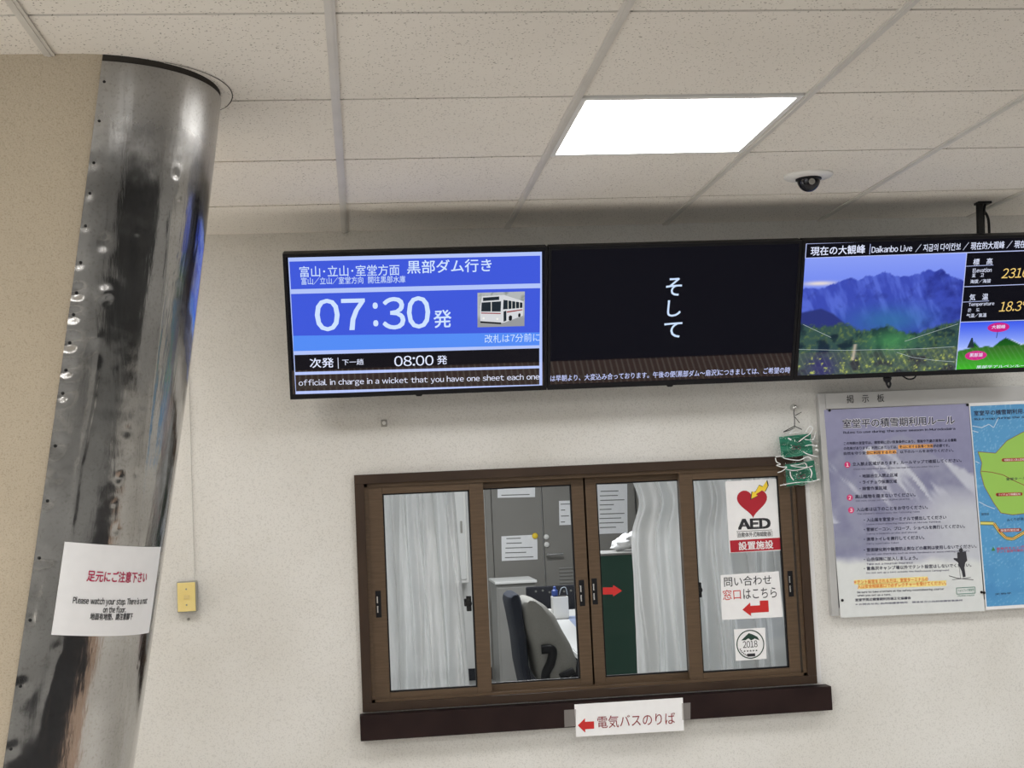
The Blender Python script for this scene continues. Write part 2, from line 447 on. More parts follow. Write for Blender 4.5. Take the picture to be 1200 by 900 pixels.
def picture(name, pl, quad, nu, nv, fn, m, parent, d=0.0, **kw):
    """a printed or displayed picture: a fine grid coloured by fn(U, V) (V up, both 0..1), sRGB 0..1"""
    U, V = np.meshgrid(np.linspace(0, 1, nu + 1), np.linspace(0, 1, nv + 1))
    q = np.array(quad)                                   # bl, br, tr, tl in plane units
    P = ((1 - U) * (1 - V))[..., None] * q[0] + (U * (1 - V))[..., None] * q[1] + (U * V)[..., None] * q[2] + ((1 - U) * V)[..., None] * q[3]
    C = np.clip(fn(U, V), 0, 1); C = np.where(C <= 0.04045, C / 12.92, ((C + 0.055) / 1.055) ** 2.4)
    org = ORG[parent.name]
    O, A, B, Nn = (np.array(x) for x in (pl.O - org, pl.U, pl.V, pl.N))
    vs = O + P[..., :1] * A + P[..., 1:] * B + Nn * d
    idx = np.arange((nu + 1) * (nv + 1)).reshape(nv + 1, nu + 1)
    fs = np.stack([idx[:-1, :-1], idx[:-1, 1:], idx[1:, 1:], idx[1:, :-1]], -1).reshape(-1, 4)
    me = bpy.data.meshes.new(name); me.from_pydata(vs.reshape(-1, 3).tolist(), [], fs.tolist())
    at_ = me.color_attributes.new('Col', 'FLOAT_COLOR', 'POINT')
    at_.data.foreach_set('color', np.concatenate([C.reshape(-1, 3), np.ones((C.shape[0] * C.shape[1], 1))], 1).ravel().astype(np.float32))
    me.materials.append(m); o = bpy.data.objects.new(name, me); COL.objects.link(o); o.parent = parent; ORG[o.name] = org
    return props(o, **kw)


def vnoise(U, V, su, sv, seed=0, octv=4):
    r = np.random.default_rng(seed); out = 0; amp = 1; tot = 0
    for k in range(octv):
        n1, n2 = int(su) + 2, int(sv) + 2; g = r.random((n2 + 1, n1 + 1))
        x, y = U * su % n1, V * sv % n2; i, j = x.astype(int), y.astype(int); fx, fy = x - i, y - j
        fx, fy = fx * fx * (3 - 2 * fx), fy * fy * (3 - 2 * fy)
        out = out + amp * ((g[j, i] * (1 - fx) + g[j, i + 1] * fx) * (1 - fy) + (g[j + 1, i] * (1 - fx) + g[j + 1, i + 1] * fx) * fy)
        tot += amp; amp *= 0.55; su *= 2; sv *= 2
    return out / tot


def blend(a, b, t): t = np.clip(t, 0, 1)[..., None]; return a * (1 - t) + np.array(b) * t
def C8(*c): return np.array(c) / 255.0


# ================================================================== THE ROOM
RX0, RX1, RY0 = -3.2, 8.0, -6.2
CEIL = H + CZ
# window opening in the wall
wA, wB = at(414.8, 555.3, WY), at(954.2, 802, WY)
WX0, WX1, WZ1, WZ0 = -0.027, 1.645, H + 0.079, H - 0.765
T = 0.16
bm = bmesh.new()
box(bm, RX0, WX0, WY, WY + T, 0, CEIL + 0.1); box(bm, WX1, RX1, WY, WY + T, 0, CEIL + 0.1)
box(bm, WX0, WX1, WY, WY + T, 0, WZ0); box(bm, WX0, WX1, WY, WY + T, WZ1, CEIL + 0.1)
build('wall_back', bm, M['wall'], kind='structure')
bm = bmesh.new(); box(bm, RX0 - 0.1, RX0, RY0, WY, 0, CEIL + 0.1); build('wall_left', bm, M['wall'], kind='structure')
bm = bmesh.new(); box(bm, RX1, RX1 + 0.1, RY0, WY, 0, CEIL + 0.1); build('wall_right', bm, M['dim'], kind='structure')
bm = bmesh.new(); box(bm, RX0, RX1, RY0 - 0.1, RY0, 0, CEIL + 0.1); build('wall_front', bm, M['dim'], kind='structure')
bm = bmesh.new(); box(bm, RX0 - 0.1, RX1 + 0.1, RY0 - 0.1, WY + T, -0.1, 0); build('floor', bm, M['floor'], kind='structure')
bm = bmesh.new(); box(bm, -1.0, 4.6, 2.28, 2.8, 0.0, 0.004); build('trim_1', bm, M['matbrown'], kind='structure')
bm = bmesh.new(); box(bm, -0.6, 4.9, 0.85, 2.28, 0.0, 0.008); build('trim_2', bm, M['darkmat'], kind='structure')
bm = bmesh.new(); box(bm, -0.6, 7.9, -4.5, 0.85, 0.0, 0.006); build('trim_7', bm, M['added_grey'], kind='structure')  # unseen floor zone, added so the steel mirrors a mid grey

# unseen dark doors, added so the steel cladding mirrors a dark patch
d = thing('door_3', None, None, (RX1, -1.7, 0), kind='structure')
for y0, y1 in ((-5.4, -3.61), (-3.59, -1.71), (-1.69, 0.19), (0.21, 2.0)):
    bm = bmesh.new(); box(bm, RX1 - 0.06, RX1 - 0.002, y0, y1, 0.01, 1.98, 0.006); build('door_leaf', bm, M['added_door_dark'], d)
    bm = bmesh.new(); yy = y1 - 0.12; tube(bm, [(RX1 - 0.06, yy, 0.9), (RX1 - 0.11, yy, 0.9), (RX1 - 0.11, yy, 1.2), (RX1 - 0.06, yy, 1.2)], 0.012); build('added_door_pull', bm, M['chrome'], d, smooth='auto')
bm = bmesh.new()
for y0, y1, z0, z1 in ((-5.48, -5.4, 0, 2.06), (2.0, 2.08, 0, 2.06), (-5.4, 2.0, 1.98, 2.06)): box(bm, RX1 - 0.08, RX1 - 0.001, y0, y1, z0, z1, 0.004)
build('door_frame', bm, M['alu'], d)

# ceiling: boards hung between rails
bm = bmesh.new(); box(bm, RX0 - 0.1, RX1 + 0.1, RY0 - 0.1, WY + T, CEIL + 0.014, CEIL + 0.1)
ceil = build('ceiling', bm, M['plenum'], kind='structure')
bm = bmesh.new(); rb = bmesh.new(); g = 0.0055
PX0 = GX + 0.6; PY0 = GY + 0.6                      # the light panel's field
i0, i1 = math.floor((RX0 - GX) / 0.6), math.ceil((RX1 - GX) / 0.6)
j0, j1 = math.floor((RY0 - GY) / 0.6), 4
for i in range(i0, i1):
    for j in range(j0, j1):
        if (i, j) == (1, 1): continue
        x0, x1 = max(GX + 0.6 * i, RX0), min(GX + 0.6 * (i + 1), RX1); y0, y1 = max(GY + 0.6 * j, RY0), min(GY + 0.6 * (j + 1), WY)
        box(bm, x0, x1, y0 + g, y1 - (g if j < 3 else 0.0), CEIL, CEIL + 0.012)
build('ceiling_board', bm, M['tile'], ceil)
for i in range(i0 + 1, i1):
    x = GX + 0.6 * i; box(rb, x - 0.011, x + 0.011, RY0, WY, CEIL - 0.005, CEIL + 0.002)
    box(rb, x - 0.004, x + 0.004, RY0, WY, CEIL - 0.0065, CEIL - 0.004)
build('ceiling_rail', rb, M['rail'], ceil)

# recessed light panel
t = thing('ceiling_light', 'square white lit panel set in the ceiling grid', 'ceiling light', (PX0 + 0.3, PY0 + 0.3, CEIL))
bm = bmesh.new(); a, b = 0.012, 0.026
for x0, x1, y0, y1 in ((a, 0.6 - a, 0.006, b), (a, 0.6 - a, 0.6 - b, 0.594), (a, b, b, 0.6 - b), (0.6 - b, 0.6 - a, b, 0.6 - b)):
    box(bm, PX0 + x0, PX0 + x1, PY0 + y0, PY0 + y1, CEIL - 0.004, CEIL + 0.012)
build('frame', bm, M['white'], t)
bm = bmesh.new(); box(bm, PX0 + b, PX0 + 0.6 - b, PY0 + b, PY0 + 0.6 - b, CEIL + 0.001, CEIL + 0.008)
build('diffuser', bm, mat('lit_diffuser', (0.9, 0.9, 0.9), 0.5, emit=(1, 0.995, 0.99), es=PANEL_E), t)

# dome camera on the ceiling
cx, cy = 1.475, 4.205
t = thing('dome_camera', 'black security dome on a round white ceiling plate', 'security camera', (cx, cy, CEIL))
bm = bmesh.new(); lathe(bm, (cx, cy, CEIL), [(0.079, 0.0), (0.079, -0.004), (0.074, -0.009), (0.045, -0.012), (0.04, -0.012)], 40); build('base_plate', bm, M['white'], t, smooth='auto')
bm = bmesh.new(); lathe(bm, (cx, cy, CEIL), [(0.041, -0.008), (0.042, -0.016), (0.038, -0.0175)], 40); build('collar', bm, M['black'], t, smooth='auto')
bm = bmesh.new(); lathe(bm, (cx, cy, CEIL - 0.014), [(0.0375 * math.cos(a), -0.041 * math.sin(a)) for a in [k * math.pi / 2 / 12 for k in range(12)]] + [(0.001, -0.041)], 40)
build('dome', bm, mat('smoked_dome', (0.006, 0.006, 0.010), 0.05, 0, 0.3, coat=0.15), t, smooth=True)
bm = bmesh.new(); lathe(bm, (cx - 0.003, cy - 0.0375, CEIL - 0.03), [(0.010, 0.0), (0.010, 0.004), (0.0075, 0.005), (0.006, 0.002)], 20, 'y'); build('lens', bm, M['greymet'], t, smooth='auto')

# ================================================================== LEANING PILLAR
zs_ = np.array([-1.6, -0.4892, -0.0735, 0.3253, 0.714, 0.9727]); cx_ = np.array([-1.046, -0.8406, -0.7636, -0.6927, -0.6234, -0.5812]); R_ = np.array([0.299, 0.2954, 0.2927, 0.2911, 0.2851, 0.2805])
qc = np.polyfit(zs_[1:], cx_[1:], 2)
def pier(phi, z, r=0.0):
    c = np.polyval(qc, z); R = np.interp(z, zs_, R_); y = 2.925 + 0.09 * (0.9727 - z) + R
    return Vector((c + (R + r) * math.sin(phi), y - (R + r) * math.cos(phi), H + z))
def pier_at(x, y):
    p = np.array([0.5, 0.2])
    for _ in range(30):
        q = proj(pier(*p)); J = np.array([(proj(pier(*(p + h))) - q) / 1e-4 for h in np.eye(2) * 1e-4]).T
        s = np.linalg.solve(J + np.eye(2) * 1e-6, np.array([x, y]) - q); s = np.clip(s, -0.15, 0.15); p = p + s; p[0] = np.clip(p[0], 0.02, 1.45)
    return p
PH0 = math.radians(12.7)
pil = thing('pillar', 'leaning plastered pillar with its rounded end clad in dented steel', 'pillar', (-1.3, 3.3, 0))
bm = bmesh.new(); rings = []
nz = 40
for k in range(nz + 1):
    z = -1.6 + (0.9727 + 1.6) * k / nz
    c = pier(0, z); bk = pier(math.pi, z)
    ring = [Vector((-2.4 + 0.18 * z, c.y, H + z))] + [c + Vector((-0.06, 0, 0))] + [pier(math.radians(a), z) for a in range(0, 181, 6)] + [Vector((-2.4 + 0.18 * z, bk.y, H + z))]
    rings.append([bm.verts.new(p) for p in ring])
for q, s in zip(rings, rings[1:]):
    for i in range(len(q)): bm.faces.new([q[i], q[(i + 1) % len(q)], s[(i + 1) % len(q)], s[i]])
bm.faces.new(rings[0][::-1]); bm.faces.new(rings[-1]); bmesh.ops.recalc_face_normals(bm, faces=bm.faces)
build('plaster_body', bm, M['pier'], pil, smooth='auto')
screws_px = [(119.5, 96), (113.5, 142), (106.7, 191), (102.7, 226.7), (97.3, 264.8), (92, 308), (87.5, 343.5), (84, 369), (78, 402), (75.3, 434), (71.3, 461), (63.3, 522.7), (53.5, 587), (43.4, 654), (34, 726.7), (23, 804), (11.6, 877.6)]
SC = [pier_at(*p) for p in screws_px]
SC = [(max(p[0], PH0 + 0.035), p[1]) for p in SC]
amp = [0.3, 0.3, 0.4, 0.4, 0.6, 1.4, 3.6, 3.0, 4.4, 4.2, 4.2, 3.4, 1.8, 2.8, 2.0, 2.6, 1.2]
DENT = [(p[0], p[1], 0.0013 * a, 0.020 + 0.003 * min(a, 3)) for p, a in zip(SC, amp)]
for (x, y), a, r in [((121, 285), 2.2, .03), ((122, 345), -2.4, .03), ((125, 352), 2, .016), ((160, 273), 0.8, .012), ((205, 205), 1.4, .014), ((208, 232), 1.0, .012), ((208, 300), 0.6, .012), ((203, 322), .6, .012),
                     ((148, 505), 1.2, .02), ((138, 560), 1.3, .016), ((136, 620), 1.5, .02), ((158, 555), .8, .012), ((132, 590), .9, .012), ((110, 415), 1.4, .03), ((112, 395), -1.3, .02), ((60, 655), 1.6, .02),
                     ((45, 690), 1.3, .022), ((66, 760), .8, .018), ((120, 785), .9, .012), ((133, 755), .8, .01), ((113, 835), 1.1, .02), ((70, 560), .9, .016), ((66, 540), -.8, .014), ((110, 870), 1.4, .025), ((160, 780), .6, .01)]:
    p = pier_at(x, y); DENT.append((p[0], p[1], 0.0012 * a, r))
crease = [[pier_at(*q) for q in c] for c in ([(116, 400), (108, 470), (95, 535), (92, 545), (80, 640)], [(200, 230), (192, 330), (178, 450), (158, 640), (142, 740)], [(158, 640), (150, 700), (150, 745), (140, 890)], [(75, 745), (52, 830), (42, 890)], [(58, 660), (40, 745)])]
nphi, nzz = 210, 520
PHI = np.linspace(PH0, math.radians(155), nphi + 1); ZZ = np.linspace(-1.59, 0.958, nzz + 1)
GP, GZ = np.meshgrid(PHI, ZZ); off = np.full(GP.shape, 0.004)
for p, z, a, r in DENT:
    d2 = ((GP - p) * 0.29) ** 2 + (GZ - z) ** 2; off -= a * (np.exp(-d2 / (r * r * 0.45)) - 0.45 * np.exp(-d2 / (r * r * 1.6)))
for c, a, wd in zip(crease, (0.0022, 0.0012, 0.001, 0.0016, 0.0012), (0.007, 0.007, 0.006, 0.01, 0.008)):
    cz = np.array([q[1] for q in c])[::-1]; cp = np.array([q[0] for q in c])[::-1]
    pp = np.interp(GZ, cz, cp); on = np.clip(np.minimum(GZ - cz[0], cz[-1] - GZ) / 0.06, 0, 1)
    off += a * on * np.exp(-((GP - pp) * 0.29 / wd) ** 2)
off = np.maximum(off, 0.0008)
bm = bmesh.new(); vv = [[bm.verts.new(pier(GP[j, i], GZ[j, i], off[j, i])) for i in range(nphi + 1)] for j in range(nzz + 1)]
for j in range(nzz):
    for i in range(nphi): bm.faces.new([vv[j][i], vv[j][i + 1], vv[j + 1][i + 1], vv[j + 1][i]])
clad = build('steel_cladding', bm, M['steel'], pil, smooth=True)
def pier_frame(p, z):
    n = (pier(p, z, 0.1) - pier(p, z)).normalized(); return n.to_track_quat('Z', 'Y').to_matrix().to_4x4()
for k, (p, z) in enumerate(SC):
    bm = bmesh.new(); prof = [(0.0001, 0.0022), (0.0022, 0.0020), (0.0034, 0.0012), (0.0038, 0.0), (0.0038, -0.003)]
    lathe(bm, (0, 0, 0), prof[::-1], 12)
    bmesh.ops.transform(bm, matrix=Matrix.Translation(pier(p, z, 0.0025)) @ pier_frame(p, z), verts=bm.verts)
    build('screw', bm, M['blackmetal'], clad, smooth='auto')
# dark shadow gap strip and pale collar where the pillar meets the ceiling
bm = bmesh.new()
for a0, a1 in [(12.7, 16)] + [(k, k + 4) for k in range(16, 156, 4)]:
    q = [pier(math.radians(a), 0.957 + (0.0157 if s else 0), 0.001) for a, s in ((a0, 0), (a1, 0), (a1, 1), (a0, 1))]; bm.faces.new([bm.verts.new(p) for p in q])
build('top_gap', bm, M['plenum'], pil)
bm = bmesh.new(); edge = bmesh.new()
for a0 in range(40, 156, 4):
    f = lambda a: 0.03 * max(0, math.sin(math.radians(min(a - 30, 90)))) * (1 if a < 118 else 0.9)
    for B, e0, e1, z in ((bm, 0.0, 0.0, 0.0008), (edge, 0.0, 0.0025, 0.001)):
        ra, rb_ = f(a0), f(a0 + 4)
        lo = (0.0, 0.0) if B is bm else (ra, rb_)
        pts = [pier(math.radians(a0), 0.9727, lo[0]), pier(math.radians(a0 + 4), 0.9727, lo[1]), pier(math.radians(a0 + 4), 0.9727, rb_ + e1), pier(math.radians(a0), 0.9727, ra + e1)]
        B.faces.new([B.verts.new(p - Vector((0, 0, z))) for p in pts])
build('trim_3', bm, M['tile'], kind='structure'); build('trim_4', edge, M['plenum'], kind='structure')

# paper warning sheet curved round the cladding
pA = pier_at(75, 634.7); pB = pier_at(60.5, 743.5); A4 = 0.297
ph_l, ph_r = pA[0], pA[0] + A4 / 0.298; z_t, z_b = pA[1], pB[1]
pl_ = lambda u, v, r: pier(ph_l + (ph_r - ph_l) * u, z_b + (z_t - z_b) * v - 0.16 * 0.298 * (math.sin(ph_l + (ph_r - ph_l) * u) - math.sin(ph_l)), r)
bm = bmesh.new(); gr = [[bm.verts.new(pl_(i / 30, j / 12, 0.0068)) for i in range(31)] for j in range(13)]
for j in range(12):
    for i in range(30): bm.faces.new([gr[j][i], gr[j][i + 1], gr[j + 1][i + 1], gr[j + 1][i]])
sign = build('warning_sheet', bm, M['paper'], None, True, 'white paper warning sheet with pink and black lettering curved round the steel pillar', 'sign')
def curved_text(name, rows, m):
    bm = bmesh.new()
    for body, u0, u1, v, h, bold in rows:
        g, f, sz = glyphs(body, bold)
        vs = [bm.verts.new(pl_(u0 + (u1 - u0) * p[0], v + (p[1] - 0.5) * h, 0.0078 + 0.00007 * (k // (len(g) // 4)))) for k, p in enumerate(g)]
        for tt in f:
            try: bm.faces.new([vs[i] for i in tt])
            except ValueError: pass
    build(name, bm, m, sign)
curved_text('heading', [('足元にご注意下さい', 0.20, 0.80, 0.655, 0.125, 0.022)], mat('magenta_ink', rgb(185, 30, 80), 0.5))
curved_text('lettering', [('Please watch your step. There is a mat', 0.12, 0.86, 0.375, 0.095, 0.022), ('on the floor.', 0.37, 0.59, 0.295, 0.072, 0.022), ('地面有地墊、請注意腳下', 0.27, 0.68, 0.215, 0.078, 0.022)], M['ink'])

# ================================================================== SWITCH, RACEWAY, PEG
wp = wallplane(WY)
u0, v0 = wp.px(214, 560); u1, _ = wp.px(224, 560)
bm = bmesh.new(); box(bm, -0.628, -0.602, WY - 0.006, WY + 0.001, H - 0.27, CEIL - 0.001, 0.002)
build('cable_raceway', bm, M['wall'], None, False, 'thin painted cable duct running up the wall above the cream switch', 'cable duct')
sw = thing('wall_switch', 'small cream switch plate on a metal box right of the pillar', 'switch', (-0.627, WY, H - 0.377))
bm = bmesh.new(); box(bm, -0.662, -0.592, WY - 0.034, WY, H - 0.377, H - 0.270, 0.004); build('back_box', bm, M['greymet'], sw)
bm = bmesh.new(); box(bm, -0.659, -0.597, WY - 0.039, WY - 0.034, H - 0.374, H - 0.273, 0.002); build('cover_plate', bm, M['cream'], sw)
bm = bmesh.new(); box(bm, -0.637, -0.618, WY - 0.043, WY - 0.0385, H - 0.330, H - 0.317, 0.0015); build('toggle', bm, mat('toggle_plastic', rgb(226, 204, 140), 0.4), sw)
for zz in (-0.296, -0.351):
    bm = bmesh.new(); lathe(bm, (-0.628, WY - 0.039, H + zz), [(0.003, 0), (0.003, 0.001), (0.001, 0.0015)], 12, 'y'); build('screw', bm, M['greymet'], sw)
p = at(450, 496, WY)
pg = thing('wall_peg', 'tiny grey peg on the bare wall below the blue timetable screen', 'peg', (p.x, WY, p.z - 0.012))
bm = bmesh.new(); box(bm, p.x - 0.011, p.x + 0.011, WY - 0.006, WY, p.z - 0.013, p.z + 0.013, 0.002); build('plate', bm, M['greymet'], pg)
bm = bmesh.new(); lathe(bm, (p.x, WY - 0.006, p.z), [(0.006, 0), (0.005, 0.014), (0.007, 0.016), (0.006, 0.02)], 14, 'y'); build('stud', bm, M['white'], pg, smooth='auto')
p = at(221, 725.5, WY); bm = bmesh.new(); lathe(bm, (p.x, WY, p.z), [(0.005, 0), (0.005, 0.003), (0.002, 0.004)], 12, 'y')
build('wall_screw', bm, M['greymet'], None, True, 'lone screw in the wall just below the cream switch', 'screw')

# ================================================================== SCREENS
TH, TW = 0.395, 0.9215 * 0.978
TH_, TVH = math.sin(TH), TW / 1.75
TX, TYB, TZB = -0.2424 * 0.978, 4.868 * 0.978, H + 0.3557 * 0.978
grp = 'display screens in a row under the ceiling'
TVP = [Plane((TX + TW * k, TYB, TZB), (1, 0, 0), (0, -math.sin(TH), math.cos(TH))) for k in range(3)]
lb = ['display screen with blue bus timetable, leftmost of the hanging row', 'dark display screen with three white vertical characters, middle of the row', 'display screen showing blue mountains and weather figures, right end of the row']
base_scr = screen_mat('dark_screen', (0.0012, 0.0012, 0.004))
SCR = []
for k, pl in enumerate(TVP):
    t = thing('display_screen', lb[k], 'screen', pl.P(TW / 2, 0, -0.03), grp)
    bz = 0.011; e = 0.0012
    bm = bmesh.new(); prism(bm, pl, [(e, 0), (TW - e, 0), (TW - e, TVH), (e, TVH)], -0.045, -0.003, 0.003); build('casing', bm, M['black'], t)
    bm = bmesh.new()
    for q in ([(e, 0), (TW - e, 0), (TW - e, 0.017), (e, 0.017)], [(e, TVH - bz), (TW - e, TVH - bz), (TW - e, TVH), (e, TVH)], [(e, 0.017), (bz, 0.017), (bz, TVH - bz), (e, TVH - bz)], [(TW - bz, 0.017), (TW - e, 0.017), (TW - e, TVH - bz), (TW - bz, TVH - bz)]):
        prism(bm, pl, q, -0.003, 0.003)
    build('bezel', bm, M['black'], t)
    f = Flat(pl, -0.001); f.rect(bz, TW - bz, 0.017, TVH - bz); SCR.append((t, f.build('screen', base_scr, t)))
    bm = bmesh.new(); nub = {0: (491, 463), 1: (785, 452), 2: (1040, 447)}[k]; u, v = pl.px(*nub)
    prism(bm, pl, [(u - 0.016, v + 0.014), (u - 0.010, v - 0.004), (u + 0.010, v - 0.004), (u + 0.016, v + 0.014)], -0.012, 0.0025, 0.002); build('sensor', bm, M['black'], t)
    for uu in (TW * 0.3, TW * 0.7):
        for vv_ in (0.35, 0.8):
            bm = bmesh.new(); a = pl.P(uu, TVH * vv_, -0.045); box(bm, a.x - 0.02, a.x + 0.02, a.y - 0.004, WY, a.z - 0.02, a.z + 0.02)
            build('wall_bracket', bm, M['blackmetal'], t)
# --- timetable
t, sc = SCR[0]; pl = TVP[0]
E = dict(frame=screen_mat('lit_pale_blue', rgb(178, 196, 248)), blue=screen_mat('lit_blue', rgb(62, 88, 218)), sky=screen_mat('lit_sky_blue', rgb(84, 140, 245)), dark=screen_mat('lit_black', rgb(14, 12, 18)),
         white=screen_mat('lit_white', rgb(226, 232, 255), 1.0), pale=screen_mat('lit_ice', rgb(205, 225, 255), 1.0), line=screen_mat('lit_line', rgb(190, 200, 245)), pink=screen_mat('lit_pink', rgb(200, 30, 130)), amber=screen_mat('lit_amber', rgb(240, 205, 120)))
f = Flat(pl, 0.0); f.ppoly([(337.5, 302), (635, 295), (635.5, 453.5), (346.5, 462)]); f.build('display_background', E['frame'], sc)
f = Flat(pl, 0.0006)
f.ppoly([(339, 306.5), (633, 299.5), (633, 332), (341, 339)]); f.ppoly([(341, 344.5), (633, 337.5), (632.5, 389.5), (343.5, 393.5)]); f.build('blue_panel', E['blue'], sc)
f = Flat(pl, 0.0006); f.ppoly([(343.5, 393.5), (632.5, 389.5), (632, 404.5), (344, 411.5)]); f.build('light_band', E['sky'], sc)
f = Flat(pl, 0.0006); f.ppoly([(345, 416), (632, 408), (632, 428.5), (346, 436)]); f.ppoly([(346, 439.5), (632, 431.5), (632, 450.5), (347, 458.5)]); f.build('dark_band', E['dark'], sc)
f = Flat(pl, 0.0012)
f.text('富山･立山･室堂方面', 351, 318.5, 468, 316, 13, bold=0.004); f.text('黒部ダム行き', 477, 313, 576, 310.5, 15.5, bold=0.012)
f.text('富山/立山/室堂方向  開往黒部水庫', 353, 329.5, 475, 327, 8.5, bold=0.004)
f.text('改札は7分前に', 568, 397, 637 - 4.5, 395, 10)
f.build('heading_lettering', E['pale'], sc)
f = Flat(pl, 0.0012); f.text('07', 369, 369.5, 428, 368, 38, bold=0.012); f.text(':', 437, 368.5, 443, 368.3, 28, bold=0.015); f.text('30', 448, 367.5, 504, 365.5, 38, bold=0.012); f.text('発', 508, 374, 529, 373, 21, bold=0.012); f.build('departure_time', E['pale'], sc)
f = Flat(pl, 0.0012)
f.text('次発', 363, 425.5, 391, 424.7, 11.5, bold=0.012); f.pline([(396, 419), (396.5, 432)], 0.7); f.text('下一趟', 401, 424.5, 426, 423.8, 7, bold=0.004)
f.text('08:00', 462, 423.3, 508, 422, 12, bold=0.004); f.text('発', 512, 421.8, 524, 421.5, 10.5, bold=0.006)
f.text('official in charge in a wicket that you have one sheet each one', 350, 449.5, 632, 442, 9, bold=0.002); f.build('ticker_lettering', E['white'], sc)
# bus picture on the timetable
def bus_bg(U, V):
    n = vnoise(U, V, 10, 8, 3); c = blend(np.ones(U.shape + (3,)) * C8(178, 182, 182), C8(120, 128, 120), (n - 0.5) * 5 * (V > 0.55)); return blend(c, C8(150, 152, 155), (0.35 - V) * 8)
q4 = lambda pl, a: [pl.px(*p) for p in a]
SA = attr_mat('display_picture', True)
bp = picture('bus_picture', pl, q4(pl, [(559.5, 383.5), (614.5, 382), (615, 341.5), (559.5, 343)]), 30, 24, bus_bg, SA, sc, 0.0011)
bu, bv = pl.px(559.5, 383.5); bw, bh = pl.px(615, 341.5)[0] - bu, pl.px(615, 341.5)[1] - bv
Q = lambda pts: [(bu + bw * x, bv + bh * y) for x, y in pts]
for nm, col, ps in (('bus_body', (212, 214, 218), [[(.06, .16), (.50, .10), (.58, .12), (.96, .30), (.97, .72), (.56, .92), (.10, .90), (.06, .6)]]),
                    ('bus_glass', (30, 40, 48), [[(.08, .46), (.49, .44), (.50, .74), (.09, .72)], [(.54, .50), (.95, .53), (.95, .68), (.55, .78)], [(.12, .76), (.46, .78), (.46, .88), (.12, .86)], [(.55, .14), (.61, .17), (.61, .46), (.55, .44)]]),
                    ('bus_stripe', (150, 60, 62), [[(.62, .40), (.95, .46), (.95, .49), (.62, .44)], [(.08, .40), (.49, .37), (.49, .40), (.08, .43)]]),
                    ('bus_wheels', (20, 22, 26), [[(.66, .18), (.70, .16), (.73, .20), (.73, .30), (.69, .33), (.66, .28)], [(.86, .27), (.89, .26), (.91, .29), (.91, .36), (.88, .38), (.86, .34)], [(.06, .13), (.50, .07), (.50, .12), (.06, .18)]])):
    f = Flat(pl, 0.0016 + 0.0004 * (nm != 'bus_body'))
    for q in ps: f.cut().poly(Q(q))
    f.build(nm, screen_mat(nm + '_lit', rgb(*col)), sc)
f = Flat(pl, 0.0022)
for x, y in ((.13, .26), (.42, .23)): 
    a = Q([(x, y)])[0]; f.cut().disc(a[0], a[1], 0.004)
for x in (.64, .72, .80, .88): f.cut().poly(Q([(x, .5), (x + .012, .5), (x + .012, .75), (x, .76)]))
f.cut().poly(Q([(.285, .45), (.30, .45), (.30, .74), (.285, .74)])); f.build('bus_trim', screen_mat('bus_trim_lit', rgb(235, 235, 230)), sc)
# --- dark middle screen
t, sc = SCR[1]; pl = TVP[1]
f = Flat(pl, 0.0004); f.text('そ', 780.5, 336, 799, 336, 21, bold=0.008); f.text('し', 782, 361.5, 798, 361.5, 19, bold=0.008); f.text('て', 778, 386.5, 799, 386.5, 18, bold=0.008); f.build('large_lettering', E['pale'], sc)
f = Flat(pl, 0.0004); f.text('は早朝より、大変込み合っております。午後の便(黒部ダム～扇沢)につきましては、ご希望の時', 645, 443.5, 926, 433.5, 7.5, bold=0.008); f.build('ticker_lettering', E['line'], sc)
